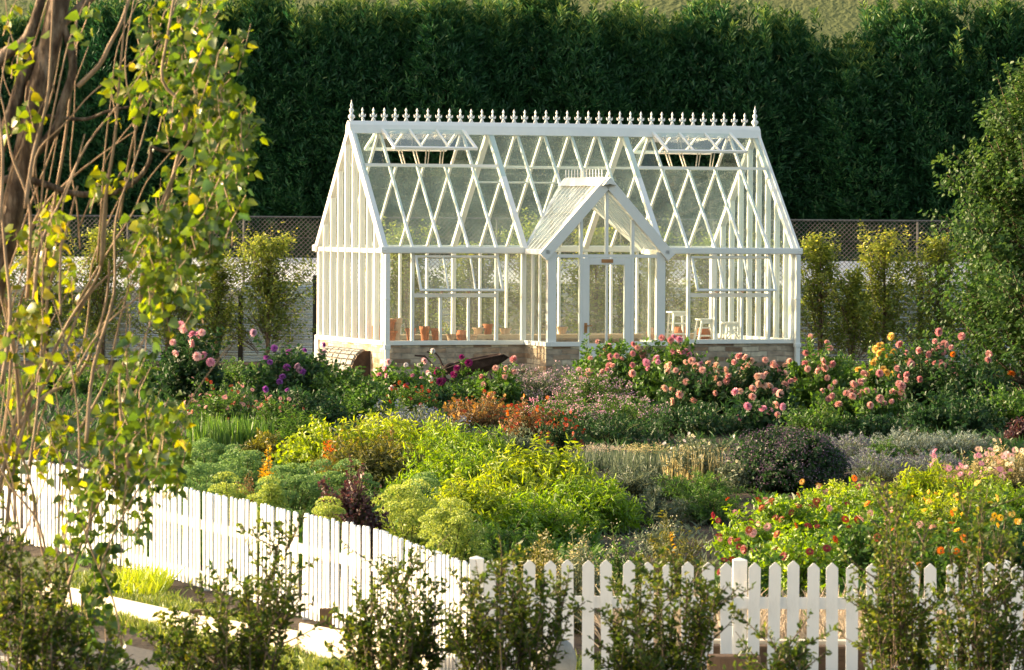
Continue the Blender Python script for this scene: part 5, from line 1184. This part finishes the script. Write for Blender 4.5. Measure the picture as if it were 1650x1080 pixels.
# ================================================================== FOREGROUND: poplar and box bushes
YP = 23.0
PT = empty('poplar_tree', (P(10, 500, YP).x, YP, -.5), 0, 'large sunlit poplar with bare suckers and hanging leafy boughs at the left edge', 'tree')
o0 = Vector(PT.location)
def pp(px, py, dy=0.0): return P(px, py, YP + dy) - o0
def limb(pts, r0, r1, mat='bark', name='branch', n=7):
    V = [pp(*p) for p in pts]
    # smooth by Catmull-Rom
    out = []
    for i in range(len(V) - 1):
        p0, p1, p2, p3 = V[max(i-1, 0)], V[i], V[i+1], V[min(i+2, len(V)-1)]
        for t in (0, .25, .5, .75): out.append(.5 * ((2*p1) + (p2-p0)*t + (2*p0-5*p1+4*p2-p3)*t*t + (3*p1-p0-3*p2+p3)*t**3))
    out.append(V[-1]); m = len(out)
    MB().tube(out, [r0 + (r1 - r0) * i / (m - 1) + random.uniform(-.04, .04) * r0 for i in range(m)], n).build(name, M[mat], PT, smooth_=True)
limb([(-60, 1400), (-55, 1000), (-45, 700), (-15, 480), (30, 300), (62, 150), (95, 0), (120, -200)], .08, .055, name='trunk', n=16)
limb([(-30, 320), (20, 180), (45, 110), (110, 30), (190, -40)], .04, .022)
limb([(-60, 180), (0, 95), (45, 60), (75, -30)], .04, .025)
limb([(-20, 300), (25, 286), (75, 298), (120, 312), (180, 312), (220, 290), (240, 262), (243, 236)], .022, .010)
limb([(243, 236), (268, 244), (296, 238), (300, 228)], .010, .005)
limb([(20, 280), (62, 240), (92, 205), (100, 172), (118, 110), (108, 60), (88, 0), (80, -60)], .035, .014)
limb([(60, 185), (100, 190), (140, 192), (172, 180), (210, 172)], .012, .006)
limb([(125, 140), (160, 105), (178, 70), (196, 35), (214, -20)], .014, .009, 'twig')
limb([(0, 104), (35, 72), (70, 92), (88, 150)], .008, .005, 'twig')
limb([(-10, 830), (30, 660), (70, 600), (110, 520), (160, 440), (170, 360), (172, 280)], .012, .006, 'twig')
limb([(20, 700), (70, 640), (120, 612), (150, 560), (172, 480), (176, 420)], .012, .006, 'twig')
limb([(0, 1010), (15, 800), (45, 660), (72, 560), (78, 470), (110, 360), (125, 300)], .012, .006, 'twig')
limb([(60, 640), (100, 570), (140, 480), (200, 420), (220, 380)], .009, .004, 'twig')
limb([(130, 690), (172, 610), (192, 520), (215, 440)], .008, .004, 'twig')
limb([(100, 980), (130, 880), (165, 800), (200, 740), (240, 650)], .009, .004, 'twig')
limb([(240, 400), (262, 340), (285, 260), (300, 180), (262, 130), (270, 60), (285, -30)], .012, .007, 'twig')
limb([(300, 330), (318, 290), (345, 200), (362, 140)], .008, .004, 'twig')
for k in range(60):   # long upright suckers
    x0_ = random.uniform(-40, 215) if k % 3 else random.uniform(-30, 90); y0_ = random.uniform(260, 1050); ln = random.uniform(200, 620); sx = random.uniform(-45, 75); dy = random.uniform(-.5, .5)
    pts = []
    for j in range(6):
        t = j / 5; pts.append((x0_ + sx * t * (1 + t) * 1.5 + 9 * math.sin(t * 5 + k) + random.gauss(0, 4), y0_ - ln * t, dy))
    limb(pts, random.choice([.004, .006, .008, .012]), .0025, 'twig', 'sucker', 5)
# leaf masses: (px, py, spread x, spread y, number, brightness: sunlight put into the leaf tint)
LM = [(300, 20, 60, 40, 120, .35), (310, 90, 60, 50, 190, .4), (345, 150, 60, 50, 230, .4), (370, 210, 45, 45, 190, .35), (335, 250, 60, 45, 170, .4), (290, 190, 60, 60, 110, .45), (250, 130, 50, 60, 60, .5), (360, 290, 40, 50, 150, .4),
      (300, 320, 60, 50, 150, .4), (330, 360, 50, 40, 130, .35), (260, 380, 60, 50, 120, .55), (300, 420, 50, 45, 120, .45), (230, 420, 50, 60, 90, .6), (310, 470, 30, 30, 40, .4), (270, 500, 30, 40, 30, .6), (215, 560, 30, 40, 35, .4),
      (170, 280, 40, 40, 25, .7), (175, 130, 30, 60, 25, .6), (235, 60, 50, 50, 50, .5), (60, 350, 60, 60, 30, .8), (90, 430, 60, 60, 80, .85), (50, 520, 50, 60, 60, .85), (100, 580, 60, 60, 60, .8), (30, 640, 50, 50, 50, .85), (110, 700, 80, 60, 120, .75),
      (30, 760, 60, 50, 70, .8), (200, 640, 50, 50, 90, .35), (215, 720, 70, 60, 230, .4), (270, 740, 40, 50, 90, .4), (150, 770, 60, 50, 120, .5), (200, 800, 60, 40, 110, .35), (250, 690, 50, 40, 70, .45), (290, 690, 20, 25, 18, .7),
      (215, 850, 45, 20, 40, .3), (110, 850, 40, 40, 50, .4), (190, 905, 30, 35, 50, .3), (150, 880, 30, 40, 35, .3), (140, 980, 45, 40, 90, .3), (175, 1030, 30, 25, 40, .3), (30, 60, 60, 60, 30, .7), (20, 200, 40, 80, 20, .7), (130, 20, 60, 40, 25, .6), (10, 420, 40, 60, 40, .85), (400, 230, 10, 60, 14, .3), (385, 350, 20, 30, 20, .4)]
C = []; TI = []
tw = []
for (px, py, sx, sy, n, br) in LM:
    n = int(n * (1.35 if py < 620 else .95))
    kt = max(2, n // 12)
    for k in range(kt):     # little twigs carry a dozen leaves each
        cx, cy, cd = random.gauss(px, sx * .42), random.gauss(py, sy * .45), random.gauss(0, .45)
        a_ = pp(cx - random.uniform(-14, 22), cy + random.uniform(25, 55), cd); b_ = pp(cx, cy, cd + random.uniform(-.08, .08))
        c_ = pp(cx + random.uniform(-6, 26), cy - random.uniform(10, 40), cd); tw.append([a_, b_, c_])
        for j in range(n // kt):
            t = random.random(); q_ = a_.lerp(b_, t * 2) if t < .5 else b_.lerp(c_, t * 2 - 1)
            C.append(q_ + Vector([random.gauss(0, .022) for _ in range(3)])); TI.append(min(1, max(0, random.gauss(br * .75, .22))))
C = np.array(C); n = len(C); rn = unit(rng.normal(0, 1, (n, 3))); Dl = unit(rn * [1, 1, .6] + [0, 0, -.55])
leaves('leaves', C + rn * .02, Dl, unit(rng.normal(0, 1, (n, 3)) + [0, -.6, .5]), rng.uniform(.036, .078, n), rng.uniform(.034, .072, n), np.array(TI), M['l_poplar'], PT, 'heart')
tubes('twigs', np.array([[tuple(v) for v in t] for t in tw]), .004, .002, M['twig'], PT)['kind'] = 'stuff'
# box bushes nearest the camera
def box_bush(shoot_list, Y, label, mat='l_box', per=60, L=.040):
    """shoots given as (px_base, px_top, py_top, width px): upright leafy wands"""
    x0_ = sum(s_[0] for s_ in shoot_list) / len(shoot_list); base = Vector((P(x0_, 900, Y).x, Y, g(0, Y)))
    r = empty('box_bush', base, 0, label, 'bush', 'dark small leaved bushes nearest the camera')
    Al = []
    for (xb_, xt, yt, w_) in shoot_list:
        n_ = min(5, int(w_ / 11) + 2)
        for k in range(n_):
            dy = random.gauss(0, .16); t = random.random() ** .7
            top = P(xt + random.gauss(0, w_ * .33), yt + abs(random.gauss(0, 1)) * w_ * .55 + (0 if k else 0), Y + dy)
            bot = P(xb_ * .55 + x0_ * .45 + random.gauss(0, w_ * .15), 1170, Y + dy * .6); zc = bot.z
            start = bot.lerp(top, .0 if k % 2 else .25)
            a_ = start - base; c_ = top - base; m_ = (a_ + c_) / 2 + Vector((random.gauss(0, .03), random.gauss(0, .03), 0))
            Al.append([tuple(a_), tuple(m_), tuple(c_)])
            # side twigs
            for j in range(4):
                f_ = random.uniform(.25, .9); s0 = a_.lerp(c_, f_); s1 = s0 + Vector((random.gauss(0, .12), random.gauss(0, .08), random.uniform(.08, .24)))
                Al.append([tuple(s0), tuple((s0 + s1) / 2 + Vector((random.gauss(0, .01), 0, -.01))), tuple(s1)])
    A = np.array(Al); A = bez(A[:, 0], A[:, 1], A[:, 2], 7)
    ln = np.linalg.norm(A[:, -1] - A[:, 0], axis=1)
    big = ln > .35
    fo = foliage(A[big], per, .12, L, L * .5, M[mat], r, jit=.008, out=.9, tint_h=.1)
    foliage(A[~big], 16, .1, L, L * .5, M[mat], r, jit=.006, out=.9)
    tubes('stems', A, .005, .002, M['bark'], r, 4)
    # woody stems down to the soil
    m = MB()
    for (xb_, xt, yt, w_) in shoot_list[:5]:
        b_ = P(xb_, 1150, Y) - base; m.tube([(b_.x * .3, 0, -.05), (b_.x * .8, 0, .3), tuple(b_)], [.02, .014, .008], 5)
    m.build('woody_stem', M['bark'], r)
    return r
box_bush([(360, 345, 925, 50), (300, 275, 965, 50), (400, 420, 930, 50), (440, 450, 830, 34), (455, 468, 900, 36), (330, 330, 1000, 90), (420, 430, 1000, 90), (280, 262, 1030, 50)], 23.5, 'dark twiggy bush with one tall thin shoot in front of the left pickets')
box_bush([(600, 590, 930, 50), (640, 640, 872, 50), (680, 690, 915, 50), (565, 560, 985, 40), (620, 610, 985, 90), (670, 670, 985, 80), (640, 640, 1000, 100)], 24.0, 'dark upright bush in front of the fence corner')
box_bush([(760, 745, 925, 50), (800, 790, 895, 40), (850, 850, 905, 50), (890, 905, 925, 50), (800, 800, 985, 90), (860, 865, 975, 80), (740, 735, 990, 50)], 23.6, 'dark bush directly right of the fence corner')
box_bush([(1040, 1020, 960, 50), (1070, 1070, 895, 40), (1110, 1120, 920, 44), (1010, 990, 1005, 60), (1140, 1145, 940, 34), (1080, 1080, 985, 100), (1050, 1040, 1030, 90)], 23.8, 'dark bush in front of the middle pickets left of the square post')
box_bush([(1445, 1435, 770, 34), (1450, 1450, 830, 50), (1420, 1410, 880, 40), (1470, 1475, 900, 50), (1440, 1440, 960, 90), (1500, 1500, 980, 70), (1405, 1400, 960, 40)], 24.5, 'brownish upright bush with a tall shoot over the zinnias')
box_bush([(1570, 1570, 785, 54), (1560, 1550, 850, 60), (1590, 1600, 850, 50), (1570, 1570, 940, 90), (1540, 1535, 990, 60), (1610, 1620, 990, 70), (1640, 1650, 930, 50)], 24.0, 'tallest yellow green bush in front of the right pickets')
box_bush([(1250, 1255, 1030, 40), (1225, 1235, 1060, 30), (1290, 1285, 1060, 30)], 23.0, 'low sprig of a bush at the bottom edge before the pointed pickets', per=60)
box_bush([(20, 30, 850, 60), (70, 70, 880, 60), (110, 110, 930, 60), (-20, -20, 820, 60), (40, 40, 960, 60), (110, 120, 990, 80), (160, 165, 1040, 40), (60, 60, 1040, 60)], 22.0, 'big dark bush with yellow green tips in the bottom left corner')
strip_stuff('undergrowth', 'low dark undergrowth along the bottom edge', 'undergrowth', -3.4, 3.4, 22.5, 25.5, 6000, .35, 'l_box', W=.03, lean=.6)
strip_stuff('verge_grass', 'yellow green grass tuft between the left fence and the cream boards', 'grass', -3.7, -3.2, 38.8, 40.4, 900, .22, 'l_yellow', W=.014)
